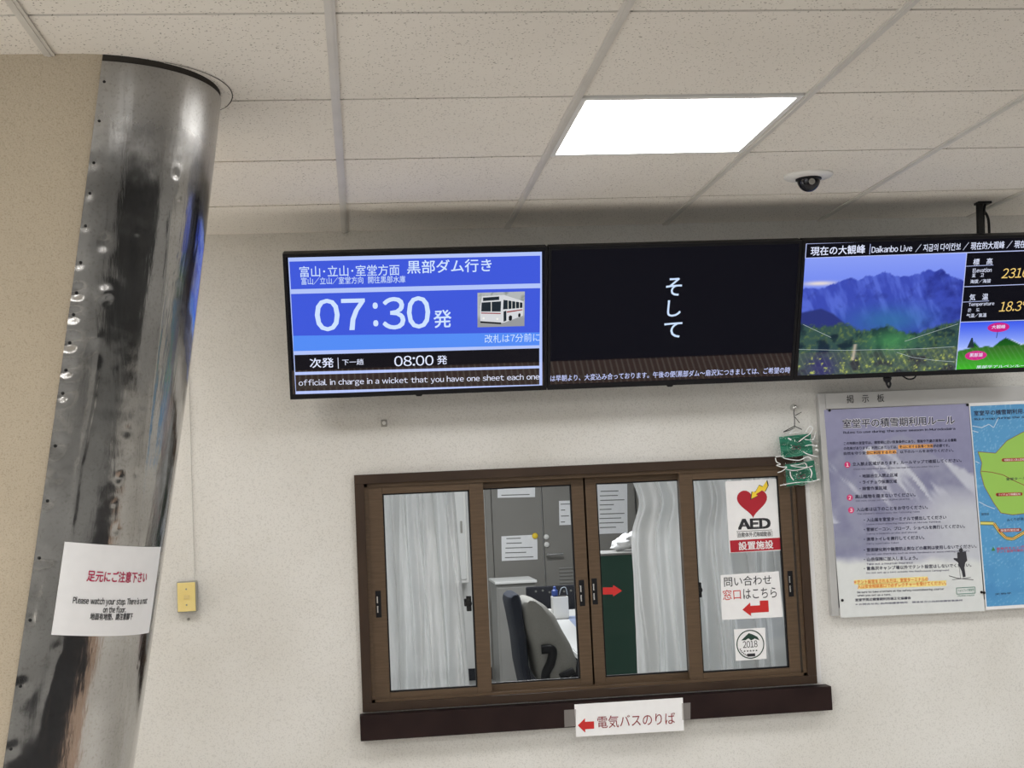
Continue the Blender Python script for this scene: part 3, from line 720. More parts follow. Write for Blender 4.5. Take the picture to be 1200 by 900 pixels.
# --- mountain screen
t, sc = SCR[2]; pl = TVP[2]
px3 = lambda x, y: (920 + x / 4.286, 260 + y / 4.286)
phq = [(934.5, 440), (1119.5, 434.5), (1132.5, 296.5), (943.5, 302.5)]
rdg = np.array([(0, .755), (.06, .75), (.12, .75), (.20, .79), (.29, .83), (.34, .80), (.38, .84), (.43, .835), (.50, .875), (.57, .83), (.65, .825), (.73, .855), (.78, .88), (.81, .86), (.85, .885), (.90, .83), (.94, .81), (1, .77)])
def mountains(U, V):
    n1 = vnoise(U, V, 14, 12, 5, 5); n2 = vnoise(U, V, 60, 50, 6, 3); n3 = vnoise(U + 0.3 * V, V, 22, 5, 8, 4)
    c = np.ones(U.shape + (3,)) * C8(118, 140, 240); c = blend(c, C8(165, 182, 252), (V - 0.8) * 2)
    c = blend(c, C8(225, 215, 215), np.exp(-((U - .1) / .10) ** 2 - ((V - .785) / .018) ** 2) * 1.1)
    r = np.interp(U, rdg[:, 0], rdg[:, 1]) + (n2 - .5) * .025; m = ((r - V) * 90)
    mtn = np.ones(U.shape + (3,)) * C8(58, 74, 178); mtn = blend(mtn, C8(84, 104, 208), (n3 - .45) * 4); mtn = blend(mtn, C8(34, 44, 130), np.clip((U - .62) * 3, 0, .5) + (n1 - .6) * 2)
    mtn = blend(mtn, C8(50, 110, 160), np.exp(-((U - .55) / .25) ** 2 - ((V - .45) / .12) ** 2) * .8)
    c = blend(c, mtn, m)
    r2 = np.interp(U, [0, .12, .2, .28, .4], [.55, .58, .53, .44, .3]); c = blend(c, C8(42, 52, 120), (r2 - V) * 60)
    r3 = np.interp(U, [0, .1, .28, .38, .46, .55, .64, .74, .84, 1], [.46, .43, .45, .38, .40, .42, .36, .35, .40, .45]) + (n2 - .5) * .05
    fo = np.ones(U.shape + (3,)) * C8(52, 80, 74); fo = blend(fo, C8(104, 122, 70), (n2 - .5) * 3 + (.25 - V)); fo = blend(fo, C8(24, 42, 52), (n1 - .52) * 6); fo = blend(fo, C8(80, 160, 90), np.exp(-((U - .58) / .14) ** 2 - ((V - .28) / .1) ** 2) * .7)
    fo = blend(fo, C8(28, 40, 96), np.exp(-((U - .15) / .10) ** 2 - ((V - .06) / .12) ** 2) * 1.1); fo = blend(fo, C8(176, 186, 92), (n2 - .68) * 8 * (V < .16))
    fo = blend(fo, C8(210, 190, 170), np.exp(-((U - .345 - .06 * (V - .2)) / .012) ** 2) * ((V > .12) & (V < .26)) * .8)
    return blend(c, fo, (r3 - V) * 40)
picture('mountain_picture', pl, q4(pl, phq), 190, 130, mountains, SA, sc, 0.0006)
f = Flat(pl, 0.0012)
for q in ([(520, 642), (700, 636), (850, 626)], [(560, 655), (640, 680), (760, 696), (850, 702)], [(600, 600), (720, 560), (868, 512)], [(68, 640), (300, 645), (520, 640)], [(90, 515), (230, 580)]): f.pline([px3(*p) for p in q], 0.45)
f.build('cable_lines', screen_mat('lit_cable', rgb(176, 190, 190)), sc)
f = Flat(pl, 0.0006)
B = 1207
f.pline([(945, 285.5), (B, 276.5)], 1.0); f.pline([(943.7, 302.6), (B, 293.5)], 1.0); f.pline([(945, 285), (943.7, 303)], 0.9); f.pline([(1132.8, 296.5), (1120, 434)], 1.0); f.pline([(1020, 286), (1019, 298)], 0.7)
f.pline([(1130, 336), (B, 333)], 0.8); f.pline([(1125, 377.5), (B, 375)], 0.9); f.pline([(1120, 433.8), (B, 431.3)], 0.9)
f.pline([(1132, 312), (1164, 310.5)], 0.6); f.pline([(1128, 354), (1159, 352.5)], 0.6); f.build('divider_lines', E['line'], sc)
f = Flat(pl, 0.0006)
f.text('現在の大観峰', 950, 294.5, 1014, 291.8, 10.5, bold=0.012); f.text('Daikanbo Live', 1021.5, 292.5, 1069, 290.5, 7.5, bold=0.006); f.text('/ 지금의 다이칸보 / 現在的大观峰 / 現在的', 1073, 290.8, 1208, 285.6, 9, bold=0.006)
f.text('標　高', 1140.5, 307, 1163, 306, 7.5, bold=0.006); f.text('Elevation', 1140, 317, 1162, 316, 5, bold=0.004); f.text('표　고', 1139, 322.8, 1153, 322.3, 4, bold=0.004); f.text('海拔／海拔', 1137, 330, 1161, 329, 4.6, bold=0.004)
f.text('気　温', 1136, 348.5, 1158, 347.5, 7.5, bold=0.006); f.text('Temperature', 1135, 357.5, 1165, 356, 5, bold=0.004); f.text('온　도', 1134, 363.5, 1148, 363, 4, bold=0.004); f.text('气温／氣溫', 1132.5, 370, 1156, 369, 4.6, bold=0.004)
f.build('caption_lettering', E['white'], sc)
f = Flat(pl, 0.0006); f.text('2316', 1174, 320.5, 1206, 319.2, 11.5, slant=0.18); f.text('18.3℃', 1171, 359.5, 1212, 357.8, 11.5, slant=0.18); f.build('figures', E['amber'], sc)
def hills(U, V):
    h = np.interp(U, [0, .1, .16, .2, .28, .36, .44, .52, .6, .68, .8, .9, 1], [.40, .44, .46, .6, .46, .50, .46, .58, .66, .60, .5, .52, .5]); c = blend(np.ones(U.shape + (3,)) * C8(60, 90, 235), C8(185, 205, 255), (1 - V) * 1.5)
    c = blend(c, C8(236, 240, 250), np.exp(-((V - h + .02) / .03) ** 2) * (U > .66))
    return blend(c, blend(np.ones(U.shape + (3,)) * C8(18, 70, 22), C8(50, 190, 30), .9 - V * 1.4), (h - V) * 60)
picture('hill_picture', pl, q4(pl, [(1120.3, 433), (1213, 430), (1216, 375.5), (1125.5, 378)]), 70, 40, hills, SA, sc, 0.0006)
f = Flat(pl, 0.0012)
for (x, y) in ((1170, 383.5), (1143.5, 416.5)):
    u, v = pl.px(x, y); f.disc(u, v, 0.042, ry=0.018); f.cut()
f.build('place_badge', E['pink'], sc)
f = Flat(pl, 0.0012)
u, v = pl.px(1138.5, 402); f.poly([(u - .016, v - .018), (u + .012, v - .018), (u + .002, v + .02), (u - .003, v + .02)]); f.pline([(1169, 388), (1167.5, 396)], 0.8); f.build('hill_marker', screen_mat('lit_dark_slate', rgb(30, 50, 60)), sc)
f = Flat(pl, 0.0018); f.text('大観峰', 1162, 383, 1178, 382.5, 4.5, bold=0.006); f.text('黒部湖', 1136, 416, 1151, 415.6, 4.5, bold=0.006); f.text('黒部平アルペンルート', 1144, 430, 1207, 428, 3.5, bold=0.004); f.build('badge_lettering', E['white'], sc)
# hanging strut and cable of the right screen, loose cable loops below
t = SCR[2][0]; zt = pl.P(0, TVH).z
a = at(1152, 262, 4.70)
bm = bmesh.new(); tube(bm, [(a.x - 0.008, 4.70, CEIL), (a.x - 0.022, 4.69, zt - 0.05)], 0.013, 12); box(bm, a.x - 0.02, a.x + 0.03, 4.68, 4.72, CEIL - 0.008, CEIL); build('hanging_strut', bm, M['blackmetal'], t)
bm = bmesh.new(); tube(bm, spline([(a.x + 0.018, 4.70, CEIL), (a.x + 0.008, 4.70, CEIL - 0.03), (a.x + 0.022, 4.70, CEIL - 0.07), (a.x + 0.012, 4.69, zt - 0.04)]), 0.005); tube(bm, spline([(a.x + 0.018, 4.70, CEIL), (a.x, 4.69, CEIL - 0.05), (a.x - 0.008, 4.69, zt - 0.04)]), 0.004); build('cable', bm, M['black'], t, smooth=True)
bm = bmesh.new(); pb = at(1041, 446, 4.765)
tube(bm, spline([(pb.x - .015, 4.77, pb.z + .02), (pb.x - .008, 4.765, pb.z - .012), (pb.x, 4.765, pb.z - .026), (pb.x + .008, 4.765, pb.z - .012), (pb.x, 4.765, pb.z + .004), (pb.x - .006, 4.763, pb.z - .014), (pb.x + .003, 4.763, pb.z - .02), (pb.x + .012, 4.765, pb.z + .018), (pb.x + .05, 4.77, pb.z + .018), (pb.x + .075, 4.765, pb.z + .003), (pb.x + .1, 4.767, pb.z + .006), (pb.x + .115, 4.775, pb.z + .025)]), 0.003, 8)
build('cable_loop', bm, M['black'], t, smooth=True)

# ================================================================== SLIDING WINDOW
FY0 = WY - 0.022
wn = thing('window_1', None, None, (0.81, WY, WZ0), kind='structure')
bm = bmesh.new(); fr = 0.034
for x0, x1, z0, z1 in ((WX0, WX1, WZ1 - fr, WZ1), (WX0, WX1, WZ0, WZ0 + 0.03), (WX0, WX0 + fr, WZ0 + .03, WZ1 - fr), (WX1 - fr, WX1, WZ0 + .03, WZ1 - fr)):
    box(bm, x0, x1, FY0, WY + 0.10, z0, z1, 0.002)
build('outer_frame', bm, M['brown_dark'], wn)
bm = bmesh.new(); ix0, ix1, iz0, iz1 = WX0 + fr, WX1 - fr, WZ0 + .03, WZ1 - fr
for Yr in (WY - 0.006, WY + 0.030, WY + 0.066):
    box(bm, ix0, ix1, Yr - 0.002, Yr + 0.002, iz1 - 0.012, iz1, 0.0); box(bm, ix0, ix1, Yr - 0.002, Yr + 0.002, iz0, iz0 + 0.010)
for xx in (ix0, ix1 - 0.012): box(bm, xx, xx + 0.012, WY - 0.008, WY + 0.07, iz0, iz1)
build('track', bm, M['brown'], wn)
YA, YB = WY + 0.000, WY + 0.036                       # front and rear sash faces
def sash(xl, xr, gl, gr_, Yf, gt, gb, pull, pullx, lock):
    """pixel columns at mid height of the sash edges and glass edges"""
    P = lambda x, y=690: at(x, y, Yf)
    X0, X1, G0, G1 = P(xl).x, P(xr).x, P(gl).x, P(gr_).x
    Zt, Zb = iz1 - 0.004, iz0 + 0.003
    s = thing('sash', None, None, ((X0 + X1) / 2, Yf, Zb)); s.parent = wn; s.location = Vector(((X0 + X1) / 2, Yf, Zb)) - ORG[wn.name]
    bm = bmesh.new()
    for a in ((X0, G0, Zb, Zt), (G1, X1, Zb, Zt), (G0, G1, gt, Zt), (G0, G1, Zb, gb)): box(bm, a[0], a[1], Yf, Yf + 0.028, a[2], a[3], 0.0015)
    build('sash_frame', bm, M['brown'], s)
    bm = bmesh.new(); b = 0.005
    for a in ((G0, G0 + b, gb, gt), (G1 - b, G1, gb, gt), (G0, G1, gt - b, gt), (G0, G1, gb, gb + b)): box(bm, a[0], a[1], Yf + 0.006, Yf + 0.02, a[2], a[3])
    build('gasket', bm, M['black'], s)
    bm = bmesh.new(); vs = [bm.verts.new((x, Yf + 0.012, z)) for x, z in ((G0, gb), (G1, gb), (G1, gt), (G0, gt))]; bm.faces.new(vs); build('glass', bm, M['glass'], s)
    pc = P(pullx, pull); bm = bmesh.new()
    box(bm, pc.x - 0.010, pc.x + 0.010, Yf - 0.002, Yf + 0.004, pc.z - 0.048, pc.z + 0.048, 0.002); build('pull_handle', bm, M['black'], s)
    bm = bmesh.new()
    for dz in (-0.03, 0.004): box(bm, pc.x - 0.006, pc.x - 0.001, Yf - 0.004, Yf - 0.0015, pc.z + dz, pc.z + dz + 0.024, 0.001)
    build('handle_shine', bm, M['chrome'], s)
    if lock:
        lc = P(*lock); bm = bmesh.new(); box(bm, lc.x - 0.011, lc.x + 0.007, Yf + 0.028, Yf + 0.045, lc.z - 0.028, lc.z + 0.028, 0.003); box(bm, lc.x - 0.019, lc.x - 0.008, Yf + 0.03, Yf + 0.05, lc.z - 0.01, lc.z + 0.018, 0.004)
        lathe(bm, (lc.x - 0.003, Yf + 0.03, lc.z), [(0.012, 0), (0.012, 0.006), (0.006, 0.008)], 14, 'y')
        build('crescent_lock', bm, M['blackmetal'], s)
    return (X0, X1, G0, G1)
gtA, gbA = at(500, 576.5, YA).z, at(500, 809, YA).z
gtB, gbB = at(620, 570, YB).z, at(620, 799.5, YB).z
sash(558, 692, 569.5, 675.3, YB, gtB, gbB, 695, 682, None)
sash(689, 812, 704.5, 803, YB, gtB, gbB, 693, 697, None)
sA = sash(431.5, 571.5, 452.3, 554.8, YA, gtA, gbA, 708, 443.5, (551, 708))
sD = sash(803, 933, 818.5, 920, YA, gtA, gbA, 684, 926.5, (822.5, 692))
SX0, SX1 = at(422, 850, 4.905).x, at(975.3, 820, 4.905).x
bm = bmesh.new(); box(bm, SX0, SX1, 4.905, WY + 0.05, at(430, 868.5, 4.905).z, at(430, 839, 4.905).z, 0.003); build('window_sill', bm, M['sill'], wn)
# white sealant strip down the right jamb
bm = bmesh.new(); box(bm, WX1, WX1 + 0.022, WY - 0.004, WY + 0.001, WZ0, WZ1 - 0.1, 0.001); build('trim_5', bm, mat('white_sealant', (0.84, 0.84, 0.84), 0.5), kind='structure')

# paper strip taped to the sill
sp = wallplane(4.9035)
bm = bmesh.new(); c4 = [sp.px(*p) for p in ((675.3, 863.5), (801.5, 856), (800, 817.5), (673, 825.5))]; prism(bm, sp, c4, 0, 0.0012)
bn = thing('paper_sign', 'white paper strip with a red left arrow taped to the dark window sill', 'sign', sp.P((c4[0][0] + c4[1][0]) / 2, c4[0][1]))
build('sheet', bm, M['paper'], bn)
f = Flat(sp, 0.0018); f.ppoly([(677, 850), (685.5, 841.5), (685.5, 845.8), (696, 845.2), (696.2, 853.8), (685.8, 854.5), (685.8, 858.5)]); f.build('arrow', M['red'], bn)
f = Flat(sp, 0.0018); f.text('電気バスのりば', 700, 846.5, 791, 841.5, 14.5, bold=0.002); f.build('lettering', M['maroon'], bn)
for q in ([(661, 832), (675, 831), (675, 851), (661.5, 852)], [(799, 824), (809, 823.3), (809, 843), (799.5, 843.7)]):
    f = Flat(sp, 0.0016); f.ppoly(q); f.build('tape', M['tape'], bn)

# stickers on the glass
gp = wallplane(YA + 0.0105)
f = Flat(gp, 0.0); f.ppoly([(855, 648), (916, 645), (909.5, 561), (850, 564)]); aed = f.build('defibrillator_sticker', M['paper'], None, label='white sticker with a red heart and red band at the top of the right pane', cat='sticker')
f = Flat(gp, 0.0006)
u, v = gp.px(881.5, 588); s = 0.058
f.poly([(u + s * 16 * math.sin(a) ** 3 / 16, v + s * (13 * math.cos(a) - 5 * math.cos(2 * a) - 2 * math.cos(3 * a) - math.cos(4 * a)) / 16) for a in [k * 2 * math.pi / 40 for k in range(40)]])
f.build('heart', M['crimson'], aed)
f = Flat(gp, 0.0006); f.ppoly([(855.2, 633.5), (914.3, 630), (915.3, 644), (856.2, 647.5)]); f.build('red_band', M['crimson'], aed)
bolt = [(895, 565), (889, 573.5), (893, 574.5), (882, 580), (884, 575), (879.5, 585.5), (889, 582.8), (886, 581.6), (899.5, 576), (893.5, 574.5)]
bolt = [(898, 563.5), (893.5, 570.5), (889.5, 568.8), (885, 577), (881.6, 575.8), (880.3, 584.5), (888, 580.8), (885.8, 579.2), (893, 574.6), (896.2, 576), (899.5, 569.5)]
f = Flat(gp, 0.0011); f.ppoly(bolt); f.build('lightning_bolt', M['yellow'], aed)
f = Flat(gp, 0.0009); u, v = gp.px(889.5, 574.5); f.ppoly([(889.5 + (x - 889.5) * 1.13, 574.5 + (y - 574.5) * 1.13) for x, y in bolt]); f.build('bolt_outline', M['ink'], aed)
f = Flat(gp, 0.0006); f.text('AED', 864.5, 614.5, 903, 613, 12.5, bold=0.055); f.pline([(863, 623), (904.5, 621)], 0.5); f.text('[自動体外式除細動器]', 864, 627, 905, 625.3, 6, bold=0.008); f.build('lettering', M['ink'], aed)
f = Flat(gp, 0.0011); f.text('設置施設', 865.5, 640, 906, 637.8, 10, bold=0.018); f.build('band_lettering', M['paper'], aed)
f = Flat(gp, 0.0); f.ppoly([(846, 726.5), (917.5, 723), (912.5, 669.5), (844.5, 674)]); inq = f.build('direction_sheet', M['paper'], None, label='white notice with a bent red arrow halfway down the right pane', cat='notice')
f = Flat(gp, 0.0006); f.text('問い合わせ', 848.5, 682, 904, 679, 11.5, bold=0.002); f.text('はこちら', 871, 696, 910, 694, 12, bold=0.002); f.build('lettering', M['ink'], inq)
f = Flat(gp, 0.0006); f.text('窓口', 847, 697.5, 868, 696, 12, bold=0.002); f.build('red_lettering', M['red'], inq)
f = Flat(gp, 0.0006); f.ppoly([(870, 714.5), (879, 706), (879.3, 710), (890.5, 709.3), (890.3, 704), (900.2, 703.5), (901, 717), (880, 718.3), (880.2, 722)]); f.build('arrow', M['red'], inq)
f = Flat(gp, 0.0); f.ppoly([(862.3, 774.5), (898.5, 772), (896.5, 735.5), (860, 737.5)]); st = f.build('round_emblem_sticker', M['paper'], None, label='small square white sticker with a dark green ring low on the right pane', cat='sticker')
dg = mat('dark_green_ink', rgb(25, 62, 50), 0.5); u, v = gp.px(879.3, 755)
f = Flat(gp, 0.0006); f.ring(u, v, 0.049, 0.053); f.build('ring', dg, st)
f = Flat(gp, 0.0006); f.poly([(u - .034, v + .016), (u - .020, v + .028), (u - .004, v + .041), (u + .010, v + .036), (u + .028, v + .026), (u + .036, v + .012), (u + .018, v + .020), (u + .004, v + .014), (u - .006, v + .022), (u - .018, v + .016)]); f.build('mountain_mark', dg, st)
f = Flat(gp, 0.0006); f.text('2018', 870.5, 755.5, 887.5, 754.3, 8, bold=0.004); f.text('★★★★★', 871, 763, 888, 762, 2.6); f.rect(u - .014, u + .016, v - .045, v - .034)
for a in range(200, 260, 9): f.ring(u, v, 0.040, 0.045, a, a + 5, 2)
f.build('lettering', M['ink'], st)
gp3 = wallplane(YB + 0.0105)
bm = bmesh.new(); prism(bm, gp3, [gp3.px(*p) for p in ((706.5, 688.5), (718.5, 688.3), (718.5, 685.5), (729, 692.3), (718.5, 699), (718.5, 696.5), (706.5, 696.8))], 0, 0.0006)
build('arrow_sticker', bm, M['red'], None, label='small red arrow sticker pointing right on the third pane', cat='sticker')

# ================================================================== NOTICE BOARD AND POSTERS
bY = 4.93; bp_ = wallplane(bY)
b0, b1 = at(958.5, 461, bY), at(975, 725, bY)
BX0, BZ1, BZ0 = 1.713, H + 0.308, H - 0.522; BX1 = 3.6
nb = thing('notice_board', 'silver framed notice board hung on the wall right of the window', 'notice board', ((BX0 + BX1) / 2, WY, BZ0))
bm = bmesh.new(); box(bm, BX0 + 0.01, BX1 - 0.01, bY + 0.012, WY, BZ0 + 0.01, BZ1 - 0.01); build('backing', bm, M['boardback'], nb)
bm = bmesh.new()
for x0, x1, z0, z1 in ((BX0, BX0 + 0.028, BZ0, BZ1), (BX1 - 0.028, BX1, BZ0, BZ1), (BX0 + .028, BX1 - .028, BZ0, BZ0 + 0.03), (BX0 + .028, BX1 - .028, BZ1 - 0.062, BZ1)): box(bm, x0, x1, bY, WY, z0, z1, 0.003)
build('frame', bm, M['alu'], nb)
f = Flat(bp_, 0.001); f.text('掲　示　板', 992, 467.8, 1036, 466.3, 9.5, bold=0.004); f.build('lettering', M['ink'], nb)
PD = attr_mat('poster_print', False, 0.35)
def poster_plane(tl, tr):
    A, B2 = at(*tl, bY - 0.003), at(*tr, bY - 0.003); U = (B2 - A); U.y = 0; U.normalize(); V = Vector((-U.z, 0, U.x)); return Plane(A, U, V)
p1 = poster_plane((965.5, 480.5), (1135, 473))
c1 = [p1.px(*p) for p in ((985.5, 724), (1154, 716), (1135, 473), (965.5, 480.5))]
po = thing('poster', 'lavender snow mountain rules poster, left one on the notice board', 'poster', at(1070, 720, bY - 0.003), 'posters on the notice board')
bm = bmesh.new(); prism(bm, p1, c1, -0.0025, -0.0008); build('sheet', bm, M['paper'], po)
def snow_poster(U, V):
    n = vnoise(U, V, 6, 8, 11, 5); n2 = vnoise(U, V, 30, 40, 12, 3); n3 = vnoise(U + V, V, 9, 4, 13, 4)
    c = np.ones(U.shape + (3,)) * C8(144, 145, 178); c = blend(c, C8(162, 162, 196), (V - .8) * 3)
    r = np.interp(U, [0, .08, .2, .38, .5, .58, .7, .85, 1], [.80, .82, .80, .84, .87, .86, .78, .72, .66]) + (n2 - .5) * .02
    mt = blend(np.ones(U.shape + (3,)) * C8(154, 156, 182), C8(134, 136, 168), (n - .45) * 4); mt = blend(mt, C8(202, 206, 220), (n3 - .56) * 9 * (V > .45)); c = blend(c, mt, (r - V) * 60)
    ridge = np.interp(U, [0, .3, .55, .75, 1], [.30, .36, .52, .62, .60]); c = blend(c, C8(176, 178, 200), (ridge - V) * 12)
    c = blend(c, C8(202, 206, 216), np.clip((U - .35) * 2.0, 0, 1) * np.clip((ridge - V) * 8, 0, 1)); c = blend(c, C8(150, 154, 176), np.exp(-((U - .05) / .25) ** 2 - ((V - .36) / .05) ** 2) * .7)
    c = blend(c, C8(226, 230, 230), (.285 - V - .02 * U + (n - .5) * .05) * 30); return c + (n2 - .5)[..., None] * .03
picture('print', p1, c1, 90, 130, snow_poster, PD, po, 0.0)
ink2 = mat('navy_ink', rgb(42, 42, 72), 0.5); wht = M['paper']
halo = Flat(p1, 0.0004); tx = Flat(p1, 0.0008); gry = Flat(p1, 0.0008); org_ = Flat(p1, 0.0006); pk = Flat(p1, 0.0006); pw = Flat(p1, 0.001); hl = Flat(p1, 0.0005)
X4 = lambda x, y: (960 + x / 3.2125, 450 + y / 3.2125)
def row(body, x0, y0, x1, y1, h, F_=tx, bold=0.0, white=0.0):
    bold = max(bold, 0.018 if h < 20 else 0.012)
    a, b = X4(x0, y0), X4(x1, y1); F_.text(body, a[0], a[1], b[0], b[1], h / 3.2125, bold=bold)
    if white and h > 20: halo.text(body, a[0], a[1], b[0], b[1], h / 3.2125 * 1.1, bold=bold + white)
row('室堂平の積雪期利用ルール', 88, 150, 510, 135, 34, bold=0.018, white=0.035)
row('Rules to use during the snow season in Murododaira', 90, 184, 512, 169, 12, bold=0.006)
row('この時期の室堂平は、積雪期に近い気象条件にあり、雪崩や不慮の滑落による遭難', 92, 224, 516, 211, 12, white=0.05)
row('の危険があります。利用にあたっては、冬山に対する装備と技術が必要です。', 92, 243, 490, 231, 12, white=0.05)
row('自然を守り安全に利用するため、以下のルールをお守りください。', 92, 262, 505, 249, 12, white=0.05)
for a in ((298, 244, 428, 230), (178, 266, 290, 252)):
    hl.ppoly([X4(a[0], a[1]), X4(a[2], a[1] - 4), X4(a[2], a[3] - 4), X4(a[0], a[3])])
row('立入禁止区域があります。ルールマップで確認してください。', 125, 302, 535, 287, 14, bold=0.004, white=0.04)
row('Check the restricted areas on the rule map before you enter the area', 128, 322, 450, 310, 8, F_=gry)
row('・地獄谷立入禁止区域', 152, 347, 295, 342, 14, bold=0.004, white=0.04); row('・ライチョウ保護区域', 152, 370, 292, 366, 14, bold=0.004, white=0.04); row('・除雪作業区域', 152, 394, 254, 391, 14, bold=0.004, white=0.04)
row('高山植物を踏まないでください。', 135, 424, 362, 416, 15, bold=0.006, white=0.04); row('Do not step on any alpine plants', 138, 441, 340, 433, 8, F_=gry)
row('入山者は以下のことをお守りください。', 140, 473, 408, 463, 15, bold=0.006, white=0.04); row('The climbers should obey the following rules', 142, 490, 378, 481, 8, F_=gry)
yy = [('・入山届を室堂ターミナルで提出してください', 512, 478, 'Leave mountaineering itineraries at Murodo Terminal', 458), ('・雪崩ビーコン、プローブ、ショベルを携行してください。', 548, 548, 'Carry a beacon, probe and shovel', 370), ('・携帯トイレを携行してください。', 585, 395, 'Carry a portable toilet', 300),
      ('・雪面硬化剤や融雪防止剤などの薬剤は使用しないでください。', 625, 592, 'Do not use chemicals such as snow hardeners or snow melting inhibitors', 565), ('・山岳保険に加入しましょう。', 661, 370, 'Take out a mountain insurance', 352), ('・雷鳥沢キャンプ場以外でテント設営はしないでください。', 695, 572, 'Do not set up a tent outside the Raichozawa Campground', 488)]
for a, y, x1, b, x2 in yy:
    y1 = y - 0.035 * (x1 - 170); row(a, 168, y, x1, y1, 14.5, bold=0.008); row(b, 178, y + 17, x2, y + 17 - 0.035 * (x2 - 178), 8, F_=gry)
row('＊テント設営をされる方は、室堂ターミナルの', 130, 746, 410, 734, 15, F_=org_, bold=0.008); row('入山安全相談窓口で必ずレクチャーを受けてください。', 144, 763, 478, 748, 15, F_=org_, bold=0.008)
row('Be sure to take a lecture at the safety mountaineering counter', 143, 785, 470, 772, 10, bold=0.004); row('when you set up a tent.', 143, 797, 270, 793, 9, bold=0.004)
row('室堂平周辺積雪期利用適正化協議会', 135, 813, 345, 805, 11, bold=0.006); row('＊お問合せ先: 自然保護事務所　環境省立山自然保護官事務所', 135, 830, 540, 814, 7, F_=gry)
for nme, (x, y) in (('1', (106, 304)), ('2', (115, 428)), ('3', (120, 475))):
    q = p1.px(*X4(x, y)); pk.disc(q[0], q[1], 0.0115); a, b = X4(x - 5, y), X4(x + 5, y); pw.text(nme, a[0], a[1], b[0], b[1], 4.2, bold=0.02)
hl2 = Flat(p1, 0.0004)
for a in ((132, 755, 408, 730), (146, 772, 478, 745)): hl2.ppoly([X4(a[0], a[1]), X4(a[2], a[1] - 12), X4(a[2], a[3] - 6), X4(a[0], a[3] + 8)])
halo.build('lettering_halo', wht, po); tx.build('lettering', ink2, po); gry.build('small_lettering', mat('grey_navy_ink', rgb(110, 110, 135), 0.5), po); org_.build('orange_lettering', mat('deep_orange_ink', rgb(232, 112, 20), 0.5), po)
pk.build('number_badge', M['pink'], po); pw.build('badge_number', wht, po); hl.build('orange_highlight', mat('light_orange_ink', rgb(250, 178, 90), 0.5), po); hl2.build('yellow_highlight', mat('pale_yellow_ink', rgb(252, 232, 150), 0.5), po)
# printed skier with pack, and green stamp box
f = Flat(p1, 0.0011)
f.ppoly([X4(*p) for p in ((519, 634), (552, 630), (557, 665), (550, 672), (546, 690), (549, 708), (551, 725), (541, 728), (536, 705), (529, 690), (522, 672), (506, 660), (506, 655), (520, 656))])
q = p1.px(*X4(533, 626)); f.disc(q[0], q[1], 0.008); f.pline([X4(488, 722), X4(520, 731), X4(580, 737)], 0.7); f.pline([X4(500, 737), X4(570, 728)], 0.5); f.pline([X4(524, 668), X4(532, 735)], 0.4)
f.build('skier_figure', mat('charcoal_ink', rgb(52, 52, 60), 0.5), po)
f = Flat(p1, 0.0011); f.pline([X4(516, 768), X4(586, 764), X4(587, 787), X4(517, 791), X4(516, 768)], 0.7); f.text('フォトブック室堂平', *X4(521, 778), *X4(582, 774), 3, bold=0.006); f.text('Alpine route', *X4(520, 798), *X4(584, 795), 2, bold=0.004); f.build('green_box', mat('stamp_green_ink', rgb(60, 130, 110), 0.5), po)
def pin(px_, par, nm='pin'):
    p = at(*px_, bY - 0.004); bm = bmesh.new(); lathe(bm, p, [(0.005, -0.0), (0.005, 0.003), (0.003, 0.0045)], 12, 'y'); build(nm, bm, M['blackmetal'], par, smooth='auto')
for q in ((972, 481), (987, 703.5), (1150, 694)): pin(q, po)
# map poster
p2 = poster_plane((1137, 476), (1200, 473.3))
W2 = 0.58
lt, lb_ = p2.px(1137, 476), p2.px(1156.5, 711); hgt = lb_[1]
c2 = [(lb_[0], lb_[1]), (lb_[0] + W2, lb_[1]), (lt[0] + W2, 0), (lt[0], 0)]
pm = thing('poster', 'blue and green map poster, right one on the notice board', 'poster', p2.P(0.3, lb_[1]), 'posters on the notice board')
bm = bmesh.new(); m_ = 0.012; prism(bm, p2, [(c2[0][0] - .004, c2[0][1] - m_), (c2[1][0] + m_, c2[1][1] - m_), (c2[2][0] + m_, m_), (c2[3][0] - .004, m_)], -0.0025, -0.0008); build('sheet', bm, M['paper'], pm)
def map_print(U, V):
    n = vnoise(U, V, 5, 7, 21, 3); n2 = vnoise(U, V, 25, 30, 22, 2); c = np.ones(U.shape + (3,)) * C8(92, 162, 214); ct = np.abs(((n * 16) % 1) - .5)
    c = blend(c, C8(134, 190, 228), (0.07 - ct) * 16); c = blend(c, C8(78, 146, 202), (n - .55) * 3); return c + (n2 - .5)[..., None] * .02
picture('print', p2, c2, 120, 160, map_print, PD, pm, 0.0)
X6 = lambda x, y: (1120 + x / 3.6, 470 + y / 3.6)
f = Flat(p2, 0.0005); gp_ = [X6(*p) for p in ((93, 214), (168, 220), (215, 168), (300, 122), (420, 130), (430, 440), (330, 470), (240, 480), (190, 472), (160, 430), (120, 360), (104, 300), (110, 262))]; f.ppoly(gp_); f.build('green_area', mat('map_green_ink', rgb(158, 206, 92), 0.5), pm)
f = Flat(p2, 0.0008); f.pline(gp_ + [gp_[0]], 0.7); f.pline([X6(*p) for p in ((108, 296), (150, 300), (200, 312), (250, 338), (300, 360), (420, 370))], 0.9); f.build('boundary_line', mat('map_brown_ink', rgb(150, 92, 60), 0.5), pm)
rd = [X6(*p) for p in ((104, 515), (160, 516), (185, 552), (212, 578), (240, 582), (300, 548), (420, 480))]
f = Flat(p2, 0.0006); f.pline(rd, 4.6); f.build('road_edge', mat('map_road_ink', rgb(112, 118, 60), 0.5), pm)
f = Flat(p2, 0.0009); f.pline(rd, 2.8); f.build('road', mat('map_yellow_ink', rgb(232, 222, 120), 0.5), pm)
